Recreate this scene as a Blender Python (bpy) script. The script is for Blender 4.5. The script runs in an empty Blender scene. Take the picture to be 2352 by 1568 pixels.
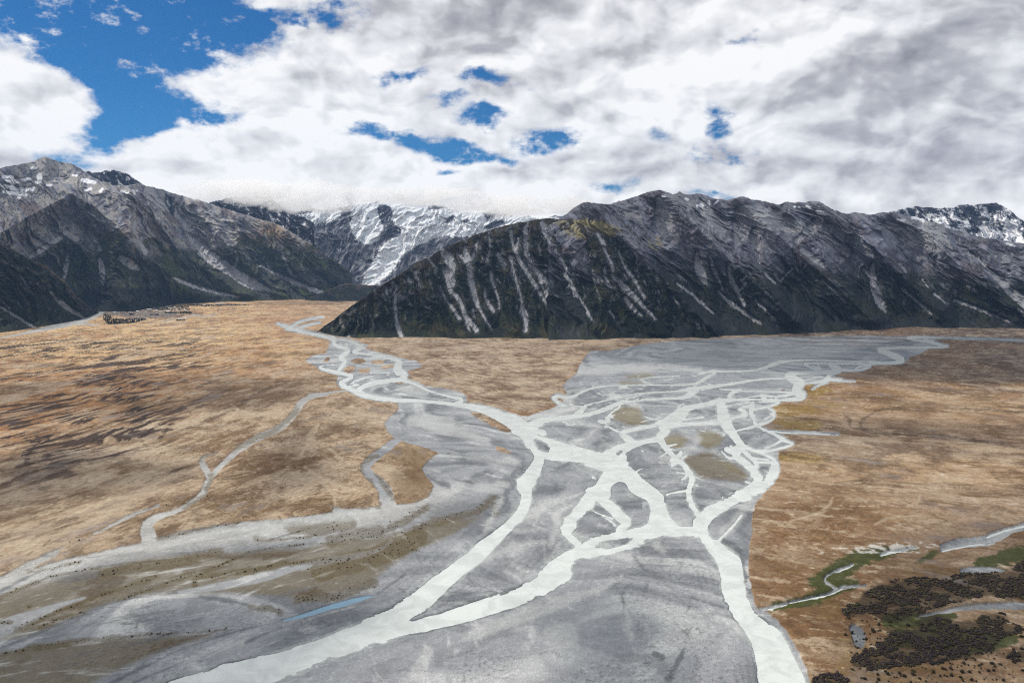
import bpy, math, random, sys, time
import numpy as np
T0 = time.time()
C = bpy.context.scene
R = math.radians
F32 = np.float32

# ------------------------------------------------------------------ camera
FPX = 1829.0           # focal length measured on a 2352 px wide picture
HORIZON = 600.0
CAMH = 600.0
PITCH = math.atan((784 - HORIZON) / FPX)
cd = bpy.data.cameras.new('camera'); cam = bpy.data.objects.new('camera', cd)
C.collection.objects.link(cam); C.camera = cam
cd.sensor_width = 36; cd.lens = FPX / 2352 * 36
cd.clip_start = 1; cd.clip_end = 300000
cam.location = (0, 0, CAMH); cam.rotation_euler = (math.pi / 2 - PITCH, 0, 0)

# ------------------------------------------------------------------ light
SUN_EL, SUN_AZ = R(50), R(-52)          # azimuth measured from +Y towards +X
SUN = np.array([math.sin(SUN_AZ) * math.cos(SUN_EL), math.cos(SUN_AZ) * math.cos(SUN_EL), math.sin(SUN_EL)])
sl = bpy.data.lights.new('sun', 'SUN'); so = bpy.data.objects.new('sun', sl); C.collection.objects.link(so)
sl.energy = 4.2; sl.angle = R(1.0); sl.color = (1.0, 0.95, 0.87)
so.rotation_euler = (math.pi / 2 - SUN_EL, 0, -SUN_AZ + math.pi)
C.view_settings.view_transform = 'Standard'; C.view_settings.look = 'None'
C.view_settings.exposure = 0; C.view_settings.gamma = 1
C.cycles.volume_bounces = 0; C.cycles.max_bounces = 5; C.cycles.diffuse_bounces = 2
C.cycles.use_denoising = False
C.cycles.pixel_filter_type = 'BLACKMAN_HARRIS'; C.cycles.filter_width = 1.15
C.cycles.transparent_max_bounces = 8

def az_el(px, py):
    u = (px - 1176) / FPX; v = (784 - py) / FPX
    d = np.array([u, math.cos(PITCH) + v * math.sin(PITCH), -math.sin(PITCH) + v * math.cos(PITCH)])
    d /= np.linalg.norm(d)
    return math.atan2(d[0], d[1]), math.asin(d[2])

class NT:
    def __init__(s, nt): s.nt = nt; nt.nodes.clear()
    def n(s, t, **k):
        nd = s.nt.nodes.new(t)
        for a, b in k.items(): setattr(nd, a, b)
        return nd
    def put(s, nd, i, v):
        if v is None: return
        if isinstance(v, bpy.types.NodeSocket): s.nt.links.new(v, nd.inputs[i])
        else: nd.inputs[i].default_value = v
    def m(s, op, a, b=None, c=None, clamp=False):
        nd = s.n('ShaderNodeMath', operation=op, use_clamp=clamp)
        s.put(nd, 0, a); s.put(nd, 1, b); s.put(nd, 2, c); return nd.outputs[0]
    def v(s, op, a, b=None, c=None):
        nd = s.n('ShaderNodeVectorMath', operation=op)
        s.put(nd, 0, a); s.put(nd, 1, b)
        if c is not None: s.put(nd, 3 if op == 'SCALE' else 2, c)
        return nd.outputs['Value'] if op in ('LENGTH', 'DOT_PRODUCT') else nd.outputs[0]
    def noise(s, vec, scale, detail=4, rough=.5, dist=0, dim='3D'):
        nd = s.n('ShaderNodeTexNoise', noise_dimensions=dim)
        s.put(nd, 'Vector', vec); s.put(nd, 'Scale', scale); s.put(nd, 'Detail', detail)
        s.put(nd, 'Roughness', rough); s.put(nd, 'Distortion', dist); return nd.outputs['Fac']
    def rng(s, v, a, b, c=0., d=1., smooth=True):
        nd = s.n('ShaderNodeMapRange', interpolation_type='SMOOTHSTEP' if smooth else 'LINEAR')
        for i, q in enumerate((v, a, b, c, d)): s.put(nd, i, q)
        return nd.outputs[0]
    def mix(s, f, a, b, mode='MIX'):
        nd = s.n('ShaderNodeMix', data_type='RGBA', blend_type=mode)
        s.put(nd, 0, f); s.put(nd, 6, a); s.put(nd, 7, b); return nd.outputs[2]
    def link(s, a, b): s.nt.links.new(a, b)

def build_world():
    w = bpy.data.worlds.new('World'); C.world = w; w.use_nodes = True
    t = NT(w.node_tree)
    sky = t.n('ShaderNodeTexSky', sky_type='NISHITA')
    sky.sun_disc = False; sky.sun_elevation = SUN_EL; sky.sun_rotation = SUN_AZ
    sky.altitude = 1200; sky.air_density = 1.0; sky.dust_density = .3; sky.ozone_density = 3.0
    tc = t.n('ShaderNodeTexCoord')
    d = tc.outputs['Generated']
    sep = t.n('ShaderNodeSeparateXYZ'); t.link(d, sep.inputs[0])
    az = t.m('ARCTAN2', sep.outputs[0], sep.outputs[1])
    el = t.m('ARCSINE', sep.outputs[2])
    cmb = t.n('ShaderNodeCombineXYZ'); t.put(cmb, 0, az); t.put(cmb, 1, el)
    ae = cmb.outputs[0]
    # cloud deck coordinates: a layer overhead, squeezed towards the horizon
    zz = t.m('ADD', t.m('MAXIMUM', sep.outputs[2], 0.0), .16)
    cx = t.m('DIVIDE', sep.outputs[0], zz); cy = t.m('DIVIDE', sep.outputs[1], zz)
    cm2 = t.n('ShaderNodeCombineXYZ'); t.put(cm2, 0, cx); t.put(cm2, 1, cy)
    P = cm2.outputs[0]
    # round-ish cumulus coordinates, az/el space with mild stretch
    Q = t.v('MULTIPLY', ae, (1.0, 1.55, 1.0))
    wn = t.n('ShaderNodeTexNoise'); t.put(wn, 'Vector', Q); t.put(wn, 'Scale', 7.0); t.put(wn, 'Detail', 5.0)
    nd = t.n('ShaderNodeVectorMath', operation='SCALE'); t.link(t.v('SUBTRACT', wn.outputs['Color'], (.5, .5, .5)), nd.inputs[0]); nd.inputs[3].default_value = .10
    warp = nd.outputs[0]
    aew = t.v('ADD', ae, warp)
    def blobs(lst, vec):
        tot = None
        for (px, py, rx, ry, wt) in lst:
            a, e = az_el(px, py)
            q = t.v('MULTIPLY', t.v('SUBTRACT', vec, (a, e, 0)), (FPX / rx, FPX / ry, 0))
            g = t.rng(t.v('LENGTH', q), 2.15, 0., 0., wt)
            tot = g if tot is None else t.m('ADD', tot, g)
        return tot
    holes = [(130, 30, 200, 62, 1.1), (330, 30, 190, 66, 1.1), (520, 5, 130, 30, .8), (765, 12, 60, 30, .9), (235, 120, 74, 48, .85),
             (200, 95, 60, 50, .6), (325, 212, 66, 42, .9), (430, 264, 108, 34, 1.0), (300, 296, 80, 20, .85), (505, 285, 36, 24, .7),
             (935, 165, 50, 14, .8), (1105, 203, 66, 13, .85), (1030, 238, 44, 11, .7), (1110, 272, 50, 12, .85),
             (880, 312, 74, 20, .95), (990, 338, 60, 18, .85), (1085, 358, 75, 20, .95), (1240, 322, 50, 20, .85),
             (1310, 300, 30, 14, .6), (1664, 268, 34, 34, .95), (1650, 352, 75, 20, 1.0), (1495, 315, 26, 20, .5),
             (170, 352, 60, 24, .55), (1400, 440, 60, 12, .6), (1640, 447, 60, 12, .7), (1715, 88, 36, 10, .5), (1030, 405, 24, 8, .6), (1185, 375, 30, 10, .5)]
    hole = blobs(holes, aew)
    n1 = t.noise(Q, 8.0, 4, .58, 0.)
    n2 = t.noise(t.v('ADD', Q, (3.1, 1.7, 4.0)), 24.0, 5, .62, 0.)
    n3 = t.noise(t.v('ADD', Q, (7.1, 2.7, 1.0)), 80.0, 5, .6, 0.)
    nn = t.m('ADD', t.m('MULTIPLY', t.m('SUBTRACT', n1, .5), 1.7), t.m('MULTIPLY', t.m('SUBTRACT', n2, .5), 2.0))
    nn = t.m('ADD', nn, t.m('MULTIPLY', t.m('SUBTRACT', n3, .5), .9))
    hl = t.m('MINIMUM', hole, 1.1)
    nn = t.m('MULTIPLY', nn, t.m('MULTIPLY_ADD', hl, 1.5, .5))
    cov = t.m('ADD', t.m('SUBTRACT', .95, t.m('MULTIPLY', hl, 1.42)), nn)
    alpha = t.rng(cov, -.38, .70)
    # outside the photographed part of the sky: scattered cloud
    # lighting of the clouds: emboss of a billow field + broad light/dark masses
    def billow(off):
        a = t.noise(t.v('ADD', Q, off), 6.5, 5, .56, 0.)
        vo = t.n('ShaderNodeTexVoronoi', feature='SMOOTH_F1', voronoi_dimensions='2D')
        t.put(vo, 'Vector', t.v('ADD', t.v('ADD', Q, off), warp)); t.put(vo, 'Scale', 9.0); t.put(vo, 'Detail', 3.0); t.put(vo, 'Roughness', .55); t.put(vo, 'Smoothness', .35)
        return t.m('SUBTRACT', t.m('MULTIPLY', a, .8), t.m('MULTIPLY', vo.outputs['Distance'], .42))
    b0 = billow((0, 0, 0)); b1 = billow((.010, -.024, 0))
    emb = t.m('SUBTRACT', b0, b1)
    Q2 = t.v('MULTIPLY', ae, (1.0, 3.2, 1.0))
    c1 = t.noise(Q2, 6.0, 7, .58, .15)
    dark = blobs([(900, 70, 300, 90, .25), (1180, 50, 260, 70, .22), (1500, 10, 300, 50, .24), (1960, 130, 230, 75, .34),
                  (2230, 220, 220, 110, .26), (2080, 300, 380, 120, .20), (1330, 365, 190, 50, .26), (2100, 420, 420, 60, .22),
                  (1380, 130, 150, 40, .12), (740, 270, 120, 40, .12), (330, 385, 100, 30, .22), (2300, 60, 200, 80, .22), (70, 330, 160, 46, .14),
                  (1190, 410, 40, 16, .2), (1270, 240, 120, 30, .12), (650, 70, 140, 40, .10)], ae)
    lite = blobs([(40, 255, 90, 40, .25), (1790, 130, 110, 50, .25), (1560, 170, 150, 60, .16), (700, 360, 400, 60, .12),
                  (1280, 440, 260, 60, .14), (480, 120, 160, 60, .10), (700, 60, 120, 60, .1), (1900, 20, 200, 30, .1)], aew)
    br = t.m('ADD', .89, t.m('MULTIPLY', emb, 1.35))
    br = t.m('ADD', br, t.m('MULTIPLY', t.m('SUBTRACT', c1, .5), .50))
    br = t.m('SUBTRACT', t.m('ADD', br, lite), t.m('MULTIPLY', dark, .62))
    # thin edges are a little darker/bluer
    br = t.m('MAXIMUM', t.m('MINIMUM', br, 1.0), .0)
    cr = t.n('ShaderNodeValToRGB'); t.link(br, cr.inputs[0])
    els = cr.color_ramp.elements
    els[0].position = .05; els[0].color = (.22, .22, .26, 1)
    els[1].position = 1.0; els[1].color = (1.0, 1.0, 1.0, 1)
    e = els.new(.5); e.color = (.50, .50, .535, 1)
    e = els.new(.72); e.color = (.74, .745, .77, 1)
    e = els.new(.88); e.color = (.88, .885, .90, 1)
    # clouds overhead and behind are seen from their shaded underside: dimmer
    over = t.m('MAXIMUM', t.rng(el, R(20), R(38)), t.rng(sep.outputs[1], .6, .1))
    cl = t.mix(over, cr.outputs[0], (.52, .56, .62, 1))
    cl10 = t.v('MULTIPLY', cl, (10, 10, 10))
    skc = t.mix(1.0, sky.outputs[0], (.085, .38, .63, 1), 'MULTIPLY')
    col = t.mix(alpha, skc, cl10)
    bg = t.n('ShaderNodeBackground'); t.link(col, bg.inputs[0]); bg.inputs[1].default_value = .1
    out = t.n('ShaderNodeOutputWorld'); t.link(bg.outputs[0], out.inputs[0])
build_world()

# ------------------------------------------------------------------ numeric helpers
rs = np.random.RandomState(7)
PERM = rs.permutation(256).astype(np.int32); PERM = np.concatenate([PERM, PERM])
_g = rs.rand(256) * 2 * np.pi; GX = np.cos(_g).astype(F32); GY = np.sin(_g).astype(F32)
def pn(x, y, seed=0):
    x = np.asarray(x, dtype=np.float64) + seed * 17.31; y = np.asarray(y, dtype=np.float64) + seed * 9.17
    xi = np.floor(x); yi = np.floor(y)
    xf = (x - xi).astype(F32); yf = (y - yi).astype(F32)
    xi = xi.astype(np.int32) & 255; yi = yi.astype(np.int32) & 255
    u = xf * xf * xf * (xf * (xf * 6 - 15) + 10); v = yf * yf * yf * (yf * (yf * 6 - 15) + 10)
    def g(ix, iy, dx, dy):
        h = PERM[PERM[ix & 255] + (iy & 255)]
        return GX[h] * dx + GY[h] * dy
    a = g(xi, yi, xf, yf); b = g(xi + 1, yi, xf - 1, yf)
    c = g(xi, yi + 1, xf, yf - 1); d = g(xi + 1, yi + 1, xf - 1, yf - 1)
    return ((a + u * (b - a)) * (1 - v) + (c + u * (d - c)) * v) * 1.45
def fbm(x, y, o=5, seed=0, g=.5, lac=2.03):
    s = 0; a = 1.; n = 0
    for i in range(o):
        s = s + a * pn(x, y, seed + i * 3); n += a; a *= g; x = x * lac; y = y * lac
    return s / n * 1.5
def ridged(x, y, o=5, seed=0, g=.5, lac=2.05):
    s = 0; a = 1.; n = 0; prev = 1.
    for i in range(o):
        r = 1 - np.abs(pn(x, y, seed + i * 5)) * 1.6
        r = r * r
        s = s + a * r * prev; prev = np.clip(r * 1.4, 0, 1); n += a; a *= g; x = x * lac; y = y * lac
    return s / n
def ss(a, b, x):
    t = np.clip((x - a) / (b - a), 0, 1); return t * t * (3 - 2 * t)
def mixc(a, b, f):
    f = np.asarray(f)[..., None]; return a * (1 - f) + b * f
def A(r, g, b, k=.62):       # picture colour of a sunlit patch -> albedo
    c = np.array([r, g, b]) / 255.
    c = np.where(c <= .04045, c / 12.92, ((c + .055) / 1.055) ** 2.4)
    return (c * k).astype(F32)

# frames in which the photograph was measured -> 2352 px frame
def fr(x0, y0, w):
    k = w / 2352 * .9408
    return lambda pts: [(x0 * .9408 + p[0] * k, y0 * .9408 + p[1] * k) + tuple(q * k for q in p[2:]) for p in pts]
G_ = lambda pts: list(pts)
Z4, Z5, Z6 = fr(0, 800, 800), fr(700, 800, 800), fr(1400, 800, 800)
B1, B2, B3, B4 = fr(0, 1200, 700), fr(600, 1200, 700), fr(1200, 1200, 700), fr(1800, 1200, 700)
B6 = fr(1900, 780, 600)
M1, M2, M3 = fr(0, 350, 900), fr(700, 400, 900), fr(1600, 400, 900)

def ray(px, py):
    u = (px - 1176) / FPX; v = (784 - py) / FPX
    return u, math.cos(PITCH) + v * math.sin(PITCH), -math.sin(PITCH) + v * math.cos(PITCH)
def ground_at(px, py, z=0.):
    u, fy, fz = ray(px, py); t = (z - CAMH) / fz
    return u * t, fy * t
def project(x, y, z):
    cp, sp = math.cos(PITCH), math.sin(PITCH)
    zz = z - CAMH
    f = y * cp - zz * sp; up = y * sp + zz * cp
    return 1176 + FPX * x / f, 784 - FPX * up / f

class Grid:                  # a scratch grid for signed distances to traced outlines
    def __init__(s, x0, x1, y0, y1, sx, sy):
        s.xs = np.arange(x0, x1 + sx, sx, dtype=F32); s.ys = np.arange(y0, y1 + sy, sy, dtype=F32)
        s.x0, s.y0, s.sx, s.sy = x0, y0, sx, sy
        s.X, s.Y = np.meshgrid(s.xs, s.ys)
    def strokes(s, lst, M=50, big=60):
        D = np.full(s.X.shape, big, F32)
        for pts in lst:
            for p, q in zip(pts[:-1], pts[1:]):
                mw = M + max(p[2], q[2])
                i0 = max(0, int((min(p[0], q[0]) - mw - s.x0) / s.sx)); i1 = min(len(s.xs), int((max(p[0], q[0]) + mw - s.x0) / s.sx) + 2)
                j0 = max(0, int((min(p[1], q[1]) - mw - s.y0) / s.sy)); j1 = min(len(s.ys), int((max(p[1], q[1]) + mw - s.y0) / s.sy) + 2)
                if i1 <= i0 or j1 <= j0: continue
                X = s.X[j0:j1, i0:i1]; Y = s.Y[j0:j1, i0:i1]
                dx, dy = q[0] - p[0], q[1] - p[1]; L = dx * dx + dy * dy + 1e-6
                t = np.clip(((X - p[0]) * dx + (Y - p[1]) * dy) / L, 0, 1)
                d = np.hypot(X - p[0] - t * dx, Y - p[1] - t * dy) - (p[2] + t * (q[2] - p[2])) / 2
                D[j0:j1, i0:i1] = np.minimum(D[j0:j1, i0:i1], d)
        return D
    def poly(s, pts, M=60):
        xs = [p[0] for p in pts]; ys = [p[1] for p in pts]
        i0 = max(0, int((min(xs) - M - s.x0) / s.sx)); i1 = min(len(s.xs), int((max(xs) + M - s.x0) / s.sx) + 2)
        j0 = max(0, int((min(ys) - M - s.y0) / s.sy)); j1 = min(len(s.ys), int((max(ys) + M - s.y0) / s.sy) + 2)
        out = np.full(s.X.shape, float(M), F32)
        if i1 <= i0 or j1 <= j0: return out
        X = s.X[j0:j1, i0:i1]; Y = s.Y[j0:j1, i0:i1]
        D = np.full(X.shape, 1e6, F32); ins = np.zeros(X.shape, bool)
        for p, q in zip(pts, pts[1:] + pts[:1]):
            dx, dy = q[0] - p[0], q[1] - p[1]; L = dx * dx + dy * dy + 1e-6
            t = np.clip(((X - p[0]) * dx + (Y - p[1]) * dy) / L, 0, 1)
            D = np.minimum(D, (X - p[0] - t * dx) ** 2 + (Y - p[1] - t * dy) ** 2)
            if abs(dy) > 1e-9:
                c = ((p[1] > Y) != (q[1] > Y)) & (X < dx * (Y - p[1]) / dy + p[0]); ins ^= c
        D = np.sqrt(D); out[j0:j1, i0:i1] = np.where(ins, -D, np.minimum(D, M))
        return out
    def at(s, F, px, py):
        fx = np.clip((px - s.x0) / s.sx, 0, len(s.xs) - 1.001); fy = np.clip((py - s.y0) / s.sy, 0, len(s.ys) - 1.001)
        i = fx.astype(np.int32); j = fy.astype(np.int32); a = (fx - i).astype(F32); b = (fy - j).astype(F32)
        return (F[j, i] * (1 - a) + F[j, i + 1] * a) * (1 - b) + (F[j + 1, i] * (1 - a) + F[j + 1, i + 1] * a) * b

def chaikin(pts, n=2, closed=False):
    pts = [tuple(p) for p in pts]
    for _ in range(n):
        o = []
        seq = list(zip(pts, pts[1:] + pts[:1])) if closed else list(zip(pts[:-1], pts[1:]))
        if not closed: o.append(pts[0])
        for p, q in seq:
            o.append(tuple(.75 * a + .25 * b for a, b in zip(p, q)))
            o.append(tuple(.25 * a + .75 * b for a, b in zip(p, q)))
        if not closed: o.append(pts[-1])
        pts = o
    return pts

def tag(o, label=None, cat=None, group=None, kind=None):
    if label: o['label'] = label
    if cat: o['category'] = cat
    if group: o['group'] = group
    if kind: o['kind'] = kind
    return o

def np_mesh(name, V, Q, col=None, attrs=None, smooth=True, mat=None, link=True):
    me = bpy.data.meshes.new(name)
    V = np.ascontiguousarray(V, dtype=F32); Q = np.ascontiguousarray(Q, dtype=np.int32)
    k = Q.shape[1]
    me.vertices.add(len(V)); me.vertices.foreach_set('co', V.ravel())
    me.loops.add(Q.size); me.loops.foreach_set('vertex_index', Q.ravel())
    me.polygons.add(len(Q)); me.polygons.foreach_set('loop_start', np.arange(0, Q.size, k, dtype=np.int32))
    me.polygons.foreach_set('use_smooth', np.full(len(Q), smooth, bool))
    me.update(calc_edges=True)
    if col is not None:
        a = me.color_attributes.new('Col', 'FLOAT_COLOR', 'POINT')
        c4 = np.ones((len(V), 4), F32); c4[:, :3] = col; a.data.foreach_set('color', c4.ravel())
    for nm, v in (attrs or {}).items():
        a = me.attributes.new(nm, 'FLOAT', 'POINT'); a.data.foreach_set('value', np.ascontiguousarray(v, dtype=F32).ravel())
    if mat: me.materials.append(mat)
    o = bpy.data.objects.new(name, me)
    if link: C.collection.objects.link(o)
    return o
def grid_quads(nr, nc):
    i = np.arange(nr * nc, dtype=np.int32).reshape(nr, nc)
    return np.stack([i[:-1, :-1], i[:-1, 1:], i[1:, 1:], i[1:, :-1]], -1).reshape(-1, 4)

# ------------------------------------------------------------------ materials
def surf_mat(name, scales=(.02, .15, 1.0), amps=(.12, .22, .25), rough=.95, bump=.6, bdist=2.0, spec=.15):
    m = bpy.data.materials.new(name); m.use_nodes = True; t = NT(m.node_tree)
    geo = t.n('ShaderNodeNewGeometry'); at = t.n('ShaderNodeAttribute'); at.attribute_name = 'Col'
    P = geo.outputs['Position']; f = None; hs = None
    for s, a in zip(scales, amps):
        n = t.noise(P, s, 5, .6)
        v = t.m('MULTIPLY_ADD', t.m('SUBTRACT', n, .5), a * 2.4, 1.0)
        f = v if f is None else t.m('MULTIPLY', f, v)
        hs = n if hs is None else t.m('ADD', hs, n)
    f = t.m('MAXIMUM', f, .25)
    nd = t.n('ShaderNodeVectorMath', operation='SCALE'); t.link(at.outputs['Color'], nd.inputs[0]); t.link(f, nd.inputs[3])
    b = t.n('ShaderNodeBump'); b.inputs['Strength'].default_value = bump; b.inputs['Distance'].default_value = bdist
    t.link(hs, b.inputs['Height'])
    p = t.n('ShaderNodeBsdfPrincipled'); t.link(nd.outputs[0], p.inputs['Base Color'])
    p.inputs['Roughness'].default_value = rough; p.inputs['Specular IOR Level'].default_value = spec
    t.link(b.outputs[0], p.inputs['Normal'])
    o = t.n('ShaderNodeOutputMaterial'); t.link(p.outputs[0], o.inputs[0])
    return m
def water_mat(name, deep, rough=.22, s=(.03, .25)):
    m = bpy.data.materials.new(name); m.use_nodes = True; t = NT(m.node_tree)
    geo = t.n('ShaderNodeNewGeometry'); P = geo.outputs['Position']
    n0 = t.noise(P, .02, 6, .66, .8); n1 = t.noise(P, s[1], 4, .6)
    c = t.mix(t.rng(n0, .38, .62), (*[q * .88 for q in deep], 1), (*[min(.8, q * 1.06) for q in deep], 1))
    b = t.n('ShaderNodeBump'); b.inputs['Strength'].default_value = .6; b.inputs['Distance'].default_value = .8
    t.link(t.m('ADD', n1, t.noise(P, s[0], 5, .6)), b.inputs['Height'])
    p = t.n('ShaderNodeBsdfPrincipled'); t.link(c, p.inputs['Base Color'])
    p.inputs['Roughness'].default_value = rough; p.inputs['IOR'].default_value = 1.33
    t.link(b.outputs[0], p.inputs['Normal'])
    o = t.n('ShaderNodeOutputMaterial'); t.link(p.outputs[0], o.inputs[0])
    return m
def plain_mat(name, col, rough=.9, var=.3, scale=1.0):
    m = bpy.data.materials.new(name); m.use_nodes = True; t = NT(m.node_tree)
    geo = t.n('ShaderNodeNewGeometry')
    n = t.noise(geo.outputs['Position'], scale, 4, .6)
    f = t.m('MULTIPLY_ADD', t.m('SUBTRACT', n, .5), var * 2.4, 1.0)
    nd = t.n('ShaderNodeVectorMath', operation='SCALE'); nd.inputs[0].default_value = col; t.link(f, nd.inputs[3])
    p = t.n('ShaderNodeBsdfPrincipled'); t.link(nd.outputs[0], p.inputs['Base Color'])
    p.inputs['Roughness'].default_value = rough; p.inputs['Specular IOR Level'].default_value = .2
    o = t.n('ShaderNodeOutputMaterial'); t.link(p.outputs[0], o.inputs[0])
    return m

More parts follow.
